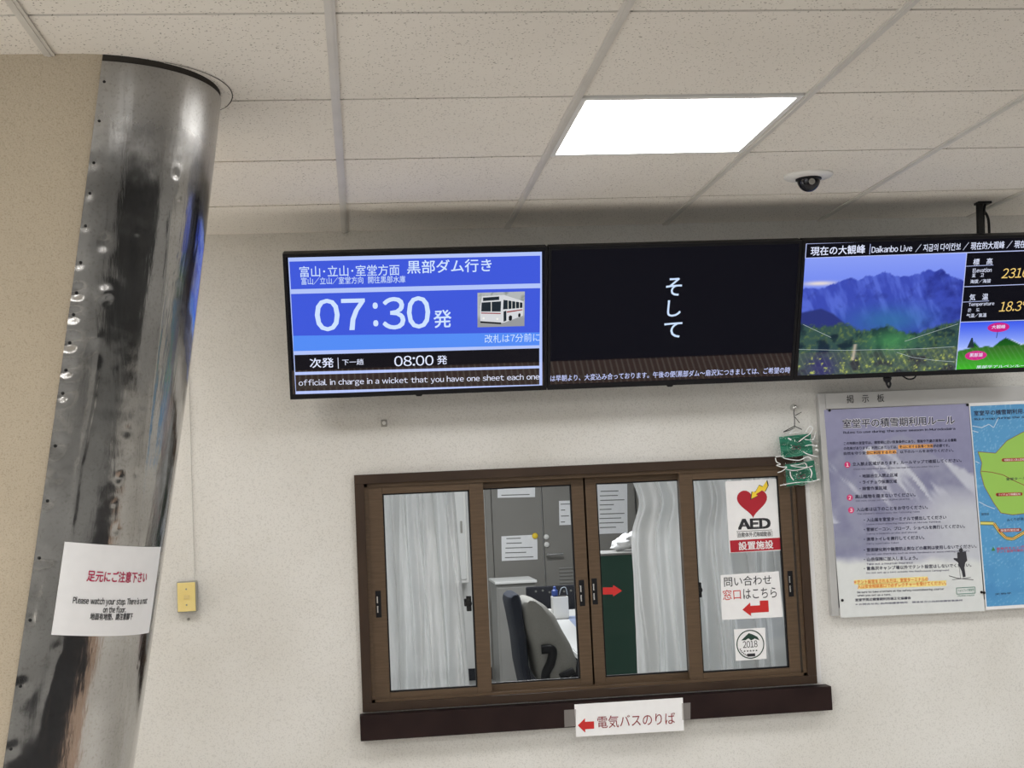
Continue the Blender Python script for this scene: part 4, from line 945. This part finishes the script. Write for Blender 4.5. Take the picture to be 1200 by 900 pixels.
f = Flat(p2, 0.0010); f.pline(rd[1:], 0.9); f.build('road_line', M['red'], pm)
lab = [(245, 248, 45, '地獄谷立入禁止区域'), (225, 394, 50, 'ライチョウ保護区域'), (228, 545, 42, '除雪作業区域')]
f = Flat(p2, 0.0012); fw = Flat(p2, 0.0016)
for x, y, hw, s in lab:
    a, b = X6(x - hw, y + 1), X6(x + hw, y - 2); f.pline([a, b], 4.0)
    for q in (a, b): u, v = p2.px(*q); f.disc(u, v, 0.00624)
    fw.text(s, *X6(x - hw + 3, y + 1), *X6(x + hw - 3, y - 2), 2.6, bold=0.006)
f.build('red_badge', mat('map_red_ink', rgb(190, 70, 50), 0.5), pm); fw.build('badge_lettering', wht, pm)
f = Flat(p2, 0.0012); f.text('室堂平の積雪期利用ルールマップ', *X6(76, 52), *X6(420, 36), 6, bold=0.012); f.text('Rule map during the snow season', *X6(78, 78), *X6(400, 62), 3.4, bold=0.006); f.text('室堂ターミナル', *X6(212, 330), *X6(330, 322), 3, bold=0.004); f.text('みくりが池', *X6(215, 502), *X6(285, 496), 3.6, bold=0.004); f.text('国見岳', *X6(108, 478), *X6(140, 476), 3); f.text('天狗平', *X6(165, 815), *X6(235, 810), 2.4); f.build('lettering', ink2, pm)
f = Flat(p2, 0.0012); f.text('雷鳥沢キャンプ場', *X6(172, 624), *X6(300, 614), 3.2, bold=0.01); f.text('テント設営可能区域', *X6(172, 636), *X6(300, 627), 3.2, bold=0.01); f.build('red_lettering', mat('map_pink_ink', rgb(215, 80, 110), 0.5), pm)
f = Flat(p2, 0.0012); f.ppoly([X6(150, 632), X6(166, 631), X6(158, 614)]); f.build('tent_mark', mat('tent_green_ink', rgb(70, 140, 70), 0.5), pm)
f = Flat(p2, 0.0007)
for q in (((70, 105), (110, 112), (140, 98), (160, 112), (180, 70)), ((70, 125), (95, 132)), ((98, 425), (130, 442), (165, 455)), ((84, 255), (100, 262))): f.cut().pline([X6(*p) for p in q], 1.1)
f.build('ridge_line', mat('map_pale_ink', rgb(190, 215, 235), 0.5), pm)
for q in ((1133.5, 474.5), (1153, 694.5)): pin(q, pm)

# ================================================================== GREEN CARDS IN PLASTIC SLEEVES
X7 = lambda x, y: (890 + x / 7.5, 470 + y / 7.5)
kY = WY - 0.035; kp = wallplane(kY)
K = lambda x, y, Y=kY: at(*X7(x, y), Y)
hk = thing('wire_hook', 'white wall hook with a bent black wire, above the window corner', 'hook', K(300, 260, WY))
c = K(297, 58, WY); bm = bmesh.new(); lathe(bm, (c.x, WY, c.z), [(0.013, 0), (0.013, 0.006), (0.010, 0.012), (0.0085, 0.024), (0.006, 0.026)], 20, 'y'); build('knob', bm, M['chrome'], hk, smooth='auto')
bm = bmesh.new()
tube(bm, spline([(c.x, WY - 0.018, c.z), K(302, 100), K(308, 150), K(308, 220)]), 0.0016, 8); tube(bm, [K(308, 220), K(210, 272)], 0.0016, 8); tube(bm, [K(308, 220), K(372, 250)], 0.0016, 8)
tube(bm, [K(210, 272), K(262, 258), K(312, 232)], 0.0014, 8); tube(bm, [K(312, 128), K(370, 97)], 0.0014, 8); tube(bm, [K(312, 140), K(352, 192)], 0.0014, 8); build('wire', bm, M['black'], hk, smooth=True)
def card(quad, ctr, lbl, seed):
    cp = wallplane(kY + 0.004); t = thing('hanging_card', lbl, 'card', K(*quad[3], kY + 0.004), 'green cards hanging from the wire hook')
    bm = bmesh.new(); prism(bm, cp, [cp.px(*X7(*p)) for p in quad], -0.001, 0.001); build('card', bm, M['tagteal'], t)
    u, v = cp.px(*X7(*ctr)); f = Flat(cp, 0.0015); f.ring(u, v, 0.034, 0.036, 20, 340); f.ring(u, v, 0.026, 0.0275, 200, 330); f.build('card_ring', M['taglight'], t)
    f = Flat(cp, 0.0016)
    for du in (-0.009, 0.009): f.ring(u + du, v - 0.004, 0.0045, 0.009)
    f.rect(u - 0.004, u + 0.004, v - 0.006, v + 0.002); f.build('emblem', M['taggrey'], t)
    # crumpled clear sleeve
    r = np.random.default_rng(seed); q = np.array([cp.px(*X7(*p)) for p in quad]); ce = q.mean(0); q = ce + (q - ce) * np.array([1.22, 1.12])
    nu, nv = 26, 22; U, V = np.meshgrid(np.linspace(0, 1, nu), np.linspace(0, 1, nv)); nz_ = vnoise(U, V, 5, 7, seed, 3)
    P_ = ((1 - U) * V)[..., None] * q[0] + (U * V)[..., None] * q[1] + (U * (1 - V))[..., None] * q[2] + ((1 - U) * (1 - V))[..., None] * q[3]
    P_[..., 0] += (nz_ - .5) * .02 * (np.abs(U - .5) * 2) ** 3
    bm = bmesh.new(); vs = [[bm.verts.new(cp.P(P_[j, i, 0], P_[j, i, 1], 0.005 + 0.022 * nz_[j, i])) for i in range(nu)] for j in range(nv)]
    for j in range(nv - 1):
        for i in range(nu - 1): bm.faces.new([vs[j][i], vs[j][i + 1], vs[j + 1][i + 1], vs[j + 1][i]])
    build('clear_sleeve', bm, M['sleeve'], t, smooth=True)
    return t, cp
shine = mat('sleeve_glint_white', (0.92, 0.94, 0.94), 0.15, coat=0.6)  # opaque white strands: sleeve folds with their glints put into the colour
t1, cp = card([(172, 316), (450, 285), (470, 470), (196, 500)], (322, 400), 'upper green card in a clear plastic sleeve hanging from the wire hook', 31)
t2, cp = card([(225, 560), (478, 520), (505, 700), (240, 752)], (365, 655), 'lower green card in a clear plastic sleeve beside the window corner', 37)
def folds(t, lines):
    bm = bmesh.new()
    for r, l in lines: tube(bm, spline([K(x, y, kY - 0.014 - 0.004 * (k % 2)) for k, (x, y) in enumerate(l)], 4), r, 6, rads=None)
    build('sleeve_fold_glint', bm, shine, t, smooth=True)
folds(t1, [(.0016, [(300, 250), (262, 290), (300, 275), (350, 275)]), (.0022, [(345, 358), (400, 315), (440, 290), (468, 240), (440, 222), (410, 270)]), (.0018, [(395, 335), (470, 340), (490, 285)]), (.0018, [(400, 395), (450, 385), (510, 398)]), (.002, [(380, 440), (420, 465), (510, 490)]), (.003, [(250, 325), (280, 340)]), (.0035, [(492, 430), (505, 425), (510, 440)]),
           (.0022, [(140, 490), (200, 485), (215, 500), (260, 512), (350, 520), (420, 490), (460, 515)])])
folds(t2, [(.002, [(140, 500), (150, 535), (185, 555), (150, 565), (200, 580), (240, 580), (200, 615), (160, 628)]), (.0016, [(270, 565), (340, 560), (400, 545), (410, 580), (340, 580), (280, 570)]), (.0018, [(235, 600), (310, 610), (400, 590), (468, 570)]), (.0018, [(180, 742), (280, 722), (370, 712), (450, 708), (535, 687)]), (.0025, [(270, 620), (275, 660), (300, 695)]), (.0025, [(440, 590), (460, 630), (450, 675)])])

# ================================================================== OFFICE BEHIND THE WINDOW
OY = 11.7; OX0, OX1 = -1.2, 4.4; IY = WY + T
bm = bmesh.new(); box(bm, OX0, OX1, OY, OY + 0.1, 0, CEIL); build('wall_far', bm, M['offwhite'], kind='structure')
bm = bmesh.new(); box(bm, OX0 - 0.1, OX0, IY, OY, 0, CEIL); build('wall_far_left', bm, M['offwhite'], kind='structure')
bm = bmesh.new(); box(bm, OX1, OX1 + 0.1, IY, OY, 0, CEIL); build('wall_far_right', bm, M['offwhite'], kind='structure')
bm = bmesh.new(); box(bm, OX0, OX1, IY, OY, -0.1, 0); build('floor_2', bm, M['officefloor'], kind='structure')
bm = bmesh.new(); box(bm, OX0, OX1, IY, OY, CEIL, CEIL + 0.1); build('ceiling_2', bm, M['offwhite'], kind='structure')
dX = at(579, 690, OY).x; dM = at(637, 650, OY).x
bm = bmesh.new(); box(bm, OX0, dX - 0.02, OY - 0.012, OY, 0, 0.10, 0.003); build('baseboard_back', bm, M['darkpart'], kind='structure')
for k, (x0, x1) in enumerate(((dX, dM), (dM, dM + 0.82))):
    d = thing('door_%d' % (k + 1), None, None, ((x0 + x1) / 2, OY, 0), kind='structure')
    bm = bmesh.new(); box(bm, x0 + 0.006, x1 - 0.006, OY - 0.05, OY - 0.004, 0.01, 2.2, 0.004); build('door_leaf', bm, M['doorgrey'], d)
    if k == 1:
        h_ = at(648, 649.5, OY - 0.06)
        bm = bmesh.new(); tube(bm, [(h_.x - 0.05, OY - 0.05, h_.z), (h_.x - 0.05, OY - 0.10, h_.z)], 0.012); tube(bm, [(h_.x - 0.055, OY - 0.10, h_.z), (h_.x + 0.08, OY - 0.10, h_.z)], 0.011); build('lever_handle', bm, M['chrome'], d, smooth='auto')
        bm = bmesh.new()
        for dz in (0.085, 0.15): lathe(bm, (h_.x - 0.05, OY - 0.05, h_.z + dz), [(0.022, 0), (0.022, 0.012), (0.012, 0.018)], 18, 'y')
        build('lock', bm, M['white'], d, smooth='auto')
        bm = bmesh.new(); a, b = at(654, 665, OY), at(676, 684, OY)
        for q in range(6): box(bm, a.x, a.x + 0.4, OY - 0.058, OY - 0.05, a.z - 0.03 * q - 0.012, a.z - 0.03 * q, 0.002)
        build('louvre', bm, M['cabinet'], d)
bm = bmesh.new(); box(bm, dM + 0.83, OX1, OY - 0.05, OY, 0, CEIL); box(bm, dX - 0.0, OX1, OY - 0.052, OY, 2.22, CEIL); box(bm, dX - 0.05, dX, OY - 0.06, OY, 0, CEIL, 0.003)
build('trim_6', bm, M['doorgrey'], kind='structure')
# wall box seen through the first pane
p = at(547, 683, OY - 0.2); a = at(534, 600, OY - .2)
cb = thing('wall_cabinet', 'white wall box beside the vinyl curtain, seen through the first pane', 'cabinet', (p.x - .05, OY, p.z))
bm = bmesh.new(); box(bm, a.x - 0.25, p.x + 0.02, OY - 0.2, OY, p.z, p.z + 0.95, 0.006); build('body', bm, M['white'], cb)
bm = bmesh.new(); box(bm, a.x - 0.23, p.x + 0.0, OY - 0.212, OY - 0.2, p.z + 0.03, p.z + 0.93, 0.004); build('door', bm, M['offwhite'], cb)
bm = bmesh.new(); box(bm, p.x - 0.035, p.x - 0.018, OY - 0.222, OY - 0.212, p.z + 0.42, p.z + 0.52, 0.003); build('handle', bm, M['greymet'], cb)
# sheets on the doors
def sheet(px4, lbl, marks, Yd=OY - 0.052):
    q = wallplane(Yd); c = [q.px(*p) for p in px4]; t = thing('notice_sheet', lbl, 'notice', q.P(c[0][0], c[0][1]), 'paper notices on the office doors')
    bm = bmesh.new(); prism(bm, q, c, 0, 0.002); build('sheet', bm, M['paper'], t)
    f = Flat(q, 0.003); (x0, y1), (x1, _), (x1b, y0), _ = px4
    random.seed(len(lbl))
    for k in range(marks):
        y = y0 + (y1 - y0) * (0.15 + 0.72 * k / max(marks - 1, 1)); a = x0 + (x1 - x0) * (0.08 + 0.05 * random.random()); b = x0 + (x1 - x0) * (0.45 + 0.45 * random.random())
        f.pline([(a, y), (b, y - 0.03 * (b - a))], 1.0)
    f.build('writing', M['taggrey'], t); return t
sheet([(583, 583.5), (627, 582.5), (627, 560), (583, 561)], 'white notice at the very top of the grey door, cut by the sash', 3)
s2 = sheet([(588, 657.5), (630, 655.5), (629.5, 626.5), (587.5, 628.5)], 'white landscape sheet held by a yellow magnet on the grey door', 5)
sheet([(655.5, 615.5), (670, 615), (670, 586.5), (655, 587)], 'narrow white notice on the grey door above the lever handle', 4)
sheet([(699, 626), (735.5, 624.5), (735, 567), (697, 568)], 'tall handwritten sheet seen at the top of the third pane', 9)
p = at(627, 628, OY - 0.056); bm = bmesh.new(); lathe(bm, (p.x, OY - 0.054, p.z), [(0.026, 0), (0.024, 0.012), (0.015, 0.016)], 20, 'y'); build('magnet', bm, M['yellow'], None, True, 'round yellow magnet on the corner of the white sheet', 'magnet')
# low grey cabinet in front of the doors
a, b = at(581, 679, 10.9), at(628, 690, 10.9); Zc = at(600, 681, 10.9).z
gc = thing('filing_cabinet', 'low grey steel cabinet in front of the grey door, behind the office chair', 'cabinet', ((a.x + b.x) / 2, 11.1, 0))
bm = bmesh.new(); box(bm, a.x, b.x, 10.9, 11.4, 0.04, Zc - 0.02, 0.005); build('body', bm, M['cabinet'], gc)
bm = bmesh.new(); box(bm, a.x - 0.01, b.x + 0.01, 10.88, 11.42, Zc - 0.02, Zc, 0.004); build('top', bm, M['offwhite'], gc)
bm = bmesh.new(); box(bm, a.x + 0.02, b.x - 0.02, 10.92, 11.38, 0.0, 0.04); build('plinth', bm, M['darkpart'], gc)
bm = bmesh.new(); box(bm, a.x + 0.015, b.x - 0.015, 10.888, 10.9, 0.08, Zc - 0.05, 0.003); build('door', bm, M['cabinet'], gc)
# desk
DZ = 0.72
edge_px = [(632, 716), (640, 724), (648, 735), (660, 750), (672, 762), (688, 775)]
ep = [onz(x, y, DZ) for x, y in edge_px]; far = ep[0]
dk = thing('desk', 'pale office desk with a blue mat, right of the office chair', 'desk', (2.0, 8.6, 0))
poly = [(p.x, p.y) for p in ep] + [(3.0, ep[-1].y), (3.0, far.y)]
hp = Plane((0, 0, DZ), (1, 0, 0), (0, 1, 0))
bm = bmesh.new(); prism(bm, hp, poly, -0.035, 0.0, 0.006); build('desk_top', bm, M['desk'], dk)
bm = bmesh.new(); mp_ = [(p.x + 0.14, p.y) for p in ep[1:-1]] + [(2.7, ep[-2].y), (2.7, ep[1].y - 0.05)]; prism(bm, hp, mp_, 0.0005, 0.003); build('desk_mat', bm, M['mat_blue'], dk)
for lx, ly in ((ep[0].x + 0.15, far.y - 0.1), (ep[-1].x + 0.2, ep[-1].y + 0.15), (2.9, far.y - 0.1), (2.9, ep[-1].y + 0.15)):
    bm = bmesh.new(); box(bm, lx - 0.025, lx + 0.025, ly - 0.025, ly + 0.025, 0, DZ - 0.034, 0.004); build('leg', bm, M['cabinet'], dk)
pa, pb2 = at(617, 706, far.y + 0.12), at(690, 684, far.y + 0.12)
pt = thing('desk_screen', 'dark fabric divider screen standing behind the desk', 'divider', (1.6, far.y + 0.12, 0))
bm = bmesh.new(); box(bm, pa.x, 3.0, far.y + 0.1, far.y + 0.14, 0.05, pb2.z, 0.01); build('panel', bm, M['darkpart'], pt)
for xx in (pa.x + 0.1, 2.9):
    bm = bmesh.new(); box(bm, xx - 0.03, xx + 0.03, far.y - 0.02 + 0.02, far.y + 0.26, 0, 0.05, 0.004); build('foot', bm, M['cabinet'], pt)
f = Flat(wallplane(far.y + 0.1), 0.002)
for x in (628, 636, 644, 661, 669, 676): f.disc(*f.pl.px(x, 692 + (x % 3)), 0.008)
f.build('pin_marks', M['taggrey'], pt)
# things on the desk
b0 = onz(658, 725.5, DZ); sc_ = b0.y / F
bx = thing('pen_box', 'white upright box on the blue mat of the office desk', 'box', (b0.x, b0.y, DZ + 0.003)); hw, hh = 9.2 * sc_, 26 * sc_
bm = bmesh.new(); box(bm, b0.x - hw, b0.x + hw, b0.y, b0.y + 0.1, DZ + 0.003, DZ + hh, 0.004); build('box_body', bm, M['white'], bx)
bm = bmesh.new(); box(bm, b0.x - hw * .8, b0.x + hw * .8, b0.y + 0.012, b0.y + 0.088, DZ + hh, DZ + hh + 0.004); build('opening', bm, M['black'], bx)
pbm = bmesh.new(); lathe(pbm, (b0.x - 0.03, b0.y + 0.05, DZ + hh + 0.004), [(0.022, 0), (0.022, 0.035), (0.010, 0.045), (0.010, 0.06), (0.004, 0.065)], 16); build('pump_bottle', pbm, M['blue'], None, 'auto', 'small blue topped bottle standing on the white box on the desk', 'bottle')
cbm = bmesh.new(); tube(cbm, spline([(b0.x, b0.y + 0.05, DZ + hh + .007), (b0.x + 0.015, b0.y + 0.05, DZ + hh + .05), (b0.x + 0.045, b0.y + 0.05, DZ + hh + .055), (b0.x + 0.055, b0.y + 0.05, DZ + hh + .007)]), 0.003, 8); build('cord', cbm, mat('pale_cord', (.5, .55, .6), .4), None, True, 'pale looped cord on top of the white box on the desk', 'cord')
b1_ = onz(643, 723, DZ); bm = bmesh.new(); box(bm, b1_.x - 0.035, b1_.x + 0.03, b1_.y, b1_.y + 0.12, DZ + 0.0005, DZ + 0.045, 0.006); box(bm, b1_.x - 0.037, b1_.x + 0.032, b1_.y - 0.002, b1_.y + 0.122, DZ + 0.036, DZ + 0.046, 0.004)
build('small_box', bm, M['white'], None, False, 'small flat white box at the left edge of the desk', 'box')
# office chair
CY = 6.55; zz = lambda y: at(620, y, CY).z; xx_ = lambda x: at(x, 740, CY).x
ch = thing('office_chair', 'grey shelled office chair with a navy cushion beside the desk', 'chair', (xx_(630), CY, 0))
def slab(cl, wd, y0, y1, th, m, nm, par, rnd=0.5):
    """swept back: cl = list of (x, z, thickness), depth y0..y1 with rounded ends"""
    bm = bmesh.new(); ns = 16; rings = []
    for x, z, t_ in cl:
        ring = []
        for k in range(ns):
            a = 2 * math.pi * k / ns; ca, sa = math.cos(a), math.sin(a); yy_ = (y0 + y1) / 2 + (y1 - y0) / 2 * math.copysign(abs(sa) ** 0.45, sa)
            ring.append(bm.verts.new((x + t_ / 2 * math.copysign(abs(ca) ** 0.6, ca), yy_, z)))
        rings.append(ring)
    for q, s in zip(rings, rings[1:]):
        for k in range(ns): bm.faces.new([q[k], q[(k + 1) % ns], s[(k + 1) % ns], s[k]])
    bm.faces.new(rings[0][::-1]); bm.faces.new(rings[-1]); bmesh.ops.recalc_face_normals(bm, faces=bm.faces); return build(nm, bm, m, par, smooth='auto')
k_ = CY / F
slab([(xx_(613), zz(802), .05), (xx_(609), zz(775), .055), (xx_(607.5), zz(745), .06), (xx_(604.5), zz(720), .065), (xx_(602), zz(702), .07), (xx_(602), zz(697), .06), (xx_(603), zz(694), .03)], 0, CY - .14, CY + .2, 0, M['navy'], 'back_cushion', ch)
slab([(xx_(642), zz(800), .11), (xx_(646), zz(788), .20), (xx_(646), zz(775), .215), (xx_(641), zz(755), .20), (xx_(634), zz(738), .185), (xx_(629), zz(722), .165), (xx_(623.5), zz(709), .12), (xx_(620.5), zz(703), .07), (xx_(620), zz(701), .03)], 0, CY - .16, CY + .22, 0, M['greyshell'], 'back_shell', ch)
bm = bmesh.new(); tube(bm, spline([(xx_(628), CY - .175, zz(757)), (xx_(640), CY - .18, zz(758)), (xx_(638), CY - .18, zz(772)), (xx_(632), CY - .17, zz(785)), (xx_(632), CY - .16, zz(802))]), .022); tube(bm, [(xx_(648), CY - .18, zz(790)), (xx_(664), CY - .18, zz(783))], .018); build('support_arm', bm, M['black'], ch, smooth='auto')
bm = bmesh.new(); box(bm, xx_(612) - .42, xx_(612) + .08, CY - .22, CY + .26, 0.42, 0.50, 0.03, 3); build('seat', bm, M['navy'], ch, smooth='auto')
bm = bmesh.new(); box(bm, xx_(612) + .06, xx_(646), CY - .06, CY + .1, 0.41, 0.46, 0.01); box(bm, xx_(640) - .05, xx_(646), CY - .06, CY + .1, 0.44, zz(795), 0.01); build('back_bracket', bm, M['black'], ch)
sx = xx_(612) - .17; bm = bmesh.new(); tube(bm, [(sx, CY + .02, 0.08), (sx, CY + .02, 0.425)], 0.03, 14); build('gas_post', bm, M['black'], ch, smooth='auto')
bm = bmesh.new()
for k in range(5):
    a = 2 * math.pi * k / 5; tube(bm, [(sx, CY + .02, 0.1), (sx + .3 * math.cos(a), CY + .02 + .3 * math.sin(a), 0.07)], 0.02, 8, rads=[.028, .016])
build('star_base', bm, M['black'], ch, smooth='auto')
for k in range(5):
    a = 2 * math.pi * k / 5; bm = bmesh.new(); q = (sx + .3 * math.cos(a), CY + .02 + .3 * math.sin(a), 0.03); lathe(bm, (q[0], q[1] + .02, q[2]), [(.03, 0), (.03, .04)], 14, 'y'); build('caster', bm, M['black'], ch, smooth='auto')
# green partition and the cloth bag on it
GYp = 6.6; gz = at(720, 648, GYp).z; gx0 = at(700, 700, GYp).x
gpn = thing('green_partition', 'dark green office partition behind the third pane', 'partition', (gx0 + .3, GYp, 0))
gw = at(860, 700, GYp).x - gx0
bm = bmesh.new(); box(bm, gx0, gx0 + gw, GYp, GYp + 0.045, 0.05, gz - 0.012, 0.004); build('panel', bm, M['green'], gpn)
bm = bmesh.new(); box(bm, gx0 - 0.004, gx0 + gw + 0.004, GYp - 0.006, GYp + 0.30, gz - 0.012, gz, 0.004); build('top_shelf', bm, M['cabinet'], gpn)
for xq in (gx0 + .06, gx0 + gw - .06):
    bm = bmesh.new(); box(bm, xq - .03, xq + .03, GYp - .12, GYp + .32, 0, .05, .004); build('foot', bm, M['cabinet'], gpn)
c = at(733, 640, GYp + .12); bm = bmesh.new(); bmesh.ops.create_icosphere(bm, subdivisions=4, radius=1.0); r = np.random.default_rng(4)
from mathutils import noise as mnoise
for v in bm.verts:
    n = mnoise.noise(v.co * 2.2) * 0.35 + mnoise.noise(v.co * 6) * 0.12; q = v.co * (1 + n); v.co = Vector((c.x + 0.01 + q.x * 0.07, GYp + .15 + q.y * 0.07, gz + 0.041 + q.z * 0.036 + 0.02 * q.x))
lo = min(v.co.z for v in bm.verts)
for v in bm.verts: v.co.z += gz - lo + 0.0005
build('cloth_bag', bm, M['paper'], None, True, 'crumpled white cloth bag on top of the green partition', 'bag')

# curtains
def curtain(name, top, bot, ytop, ybot, Yc, folds_, label, seed, ampl=0.022, taper=None):
    nu, nv = 260, 60; t = thing(name, label, 'curtain', at((bot[0] + bot[1]) / 2, ybot, Yc), 'white vinyl curtains behind the ticket window')
    rr = np.random.default_rng(seed); ph = rr.random(8) * 6.28
    bm = bmesh.new(); g = []
    zt, zb = at(500 if top[0] < 600 else 830, ytop, Yc).z, at(500 if top[0] < 600 else 830, ybot, Yc).z
    for j in range(nv + 1):
        v = j / nv; xl = at(top[0] + (bot[0] - top[0]) * v, 690, Yc).x; xr = at(top[1] + (bot[1] - top[1]) * v, 690, Yc).x; rowv = []
        if taper: xl += taper(v)
        for i in range(nu + 1):
            u = i / nu; s = u + 0.012 * math.sin(7 * v + ph[0]) * v
            y = ampl * (math.sin(2 * math.pi * folds_ * s + ph[1] + 0.8 * math.sin(3 * v + ph[2])) + 0.5 * math.sin(2 * math.pi * folds_ * 1.73 * s + ph[3] + 1.2 * v) + 0.3 * math.sin(2 * math.pi * folds_ * 3.1 * s + ph[4] - 2 * v)) * (0.55 + 0.6 * v)
            y += ampl * 0.55 * ((1 - abs(math.sin(math.pi * folds_ * 1.31 * s + ph[5] + 1.5 * v))) ** 4 - (1 - abs(math.sin(math.pi * folds_ * 2.2 * s + ph[6] - 1.1 * v))) ** 5)
            y += 0.012 * (mnoise.noise(Vector((u * 9, v * 5, seed)))) + 0.005 * mnoise.noise(Vector((u * 30, v * 14, seed + 3)))
            rowv.append(bm.verts.new((xl + (xr - xl) * u, Yc + y, zt + (zb - zt) * v)))
        g.append(rowv)
    for a, b in zip(g, g[1:]):
        for i in range(nu): bm.faces.new([a[i], b[i], b[i + 1], a[i + 1]])
    build('fabric', bm, M['curtain'], t, smooth=True)
    bm = bmesh.new(); xl, xr = g_ends = (at(top[0], 690, Yc).x, at(top[1], 690, Yc).x); tube(bm, [(xl - .05, Yc, zt + .012), (xr + .05, Yc, zt + .012)], 0.012, 10); build('rail', bm, M['white'], t, smooth='auto')
    bm = bmesh.new()
    for q in (xl, xr): box(bm, q - .012, q + .012, IY, Yc, zt + .004, zt + .02)
    build('rail_bracket', bm, M['white'], t)
curtain('curtain', (444, 536), (440, 546), 545, 822, WY + 0.26, 2.6, 'white vinyl curtain hanging behind the first pane', 3, 0.036)
curtain('curtain', (744, 945), (744, 945), 540, 822, WY + 0.26, 5.2, 'long white vinyl curtain hanging behind the third and fourth panes', 9, 0.036, taper=lambda v: 0.035 * math.exp(-((v - 0.16) / 0.09) ** 2))
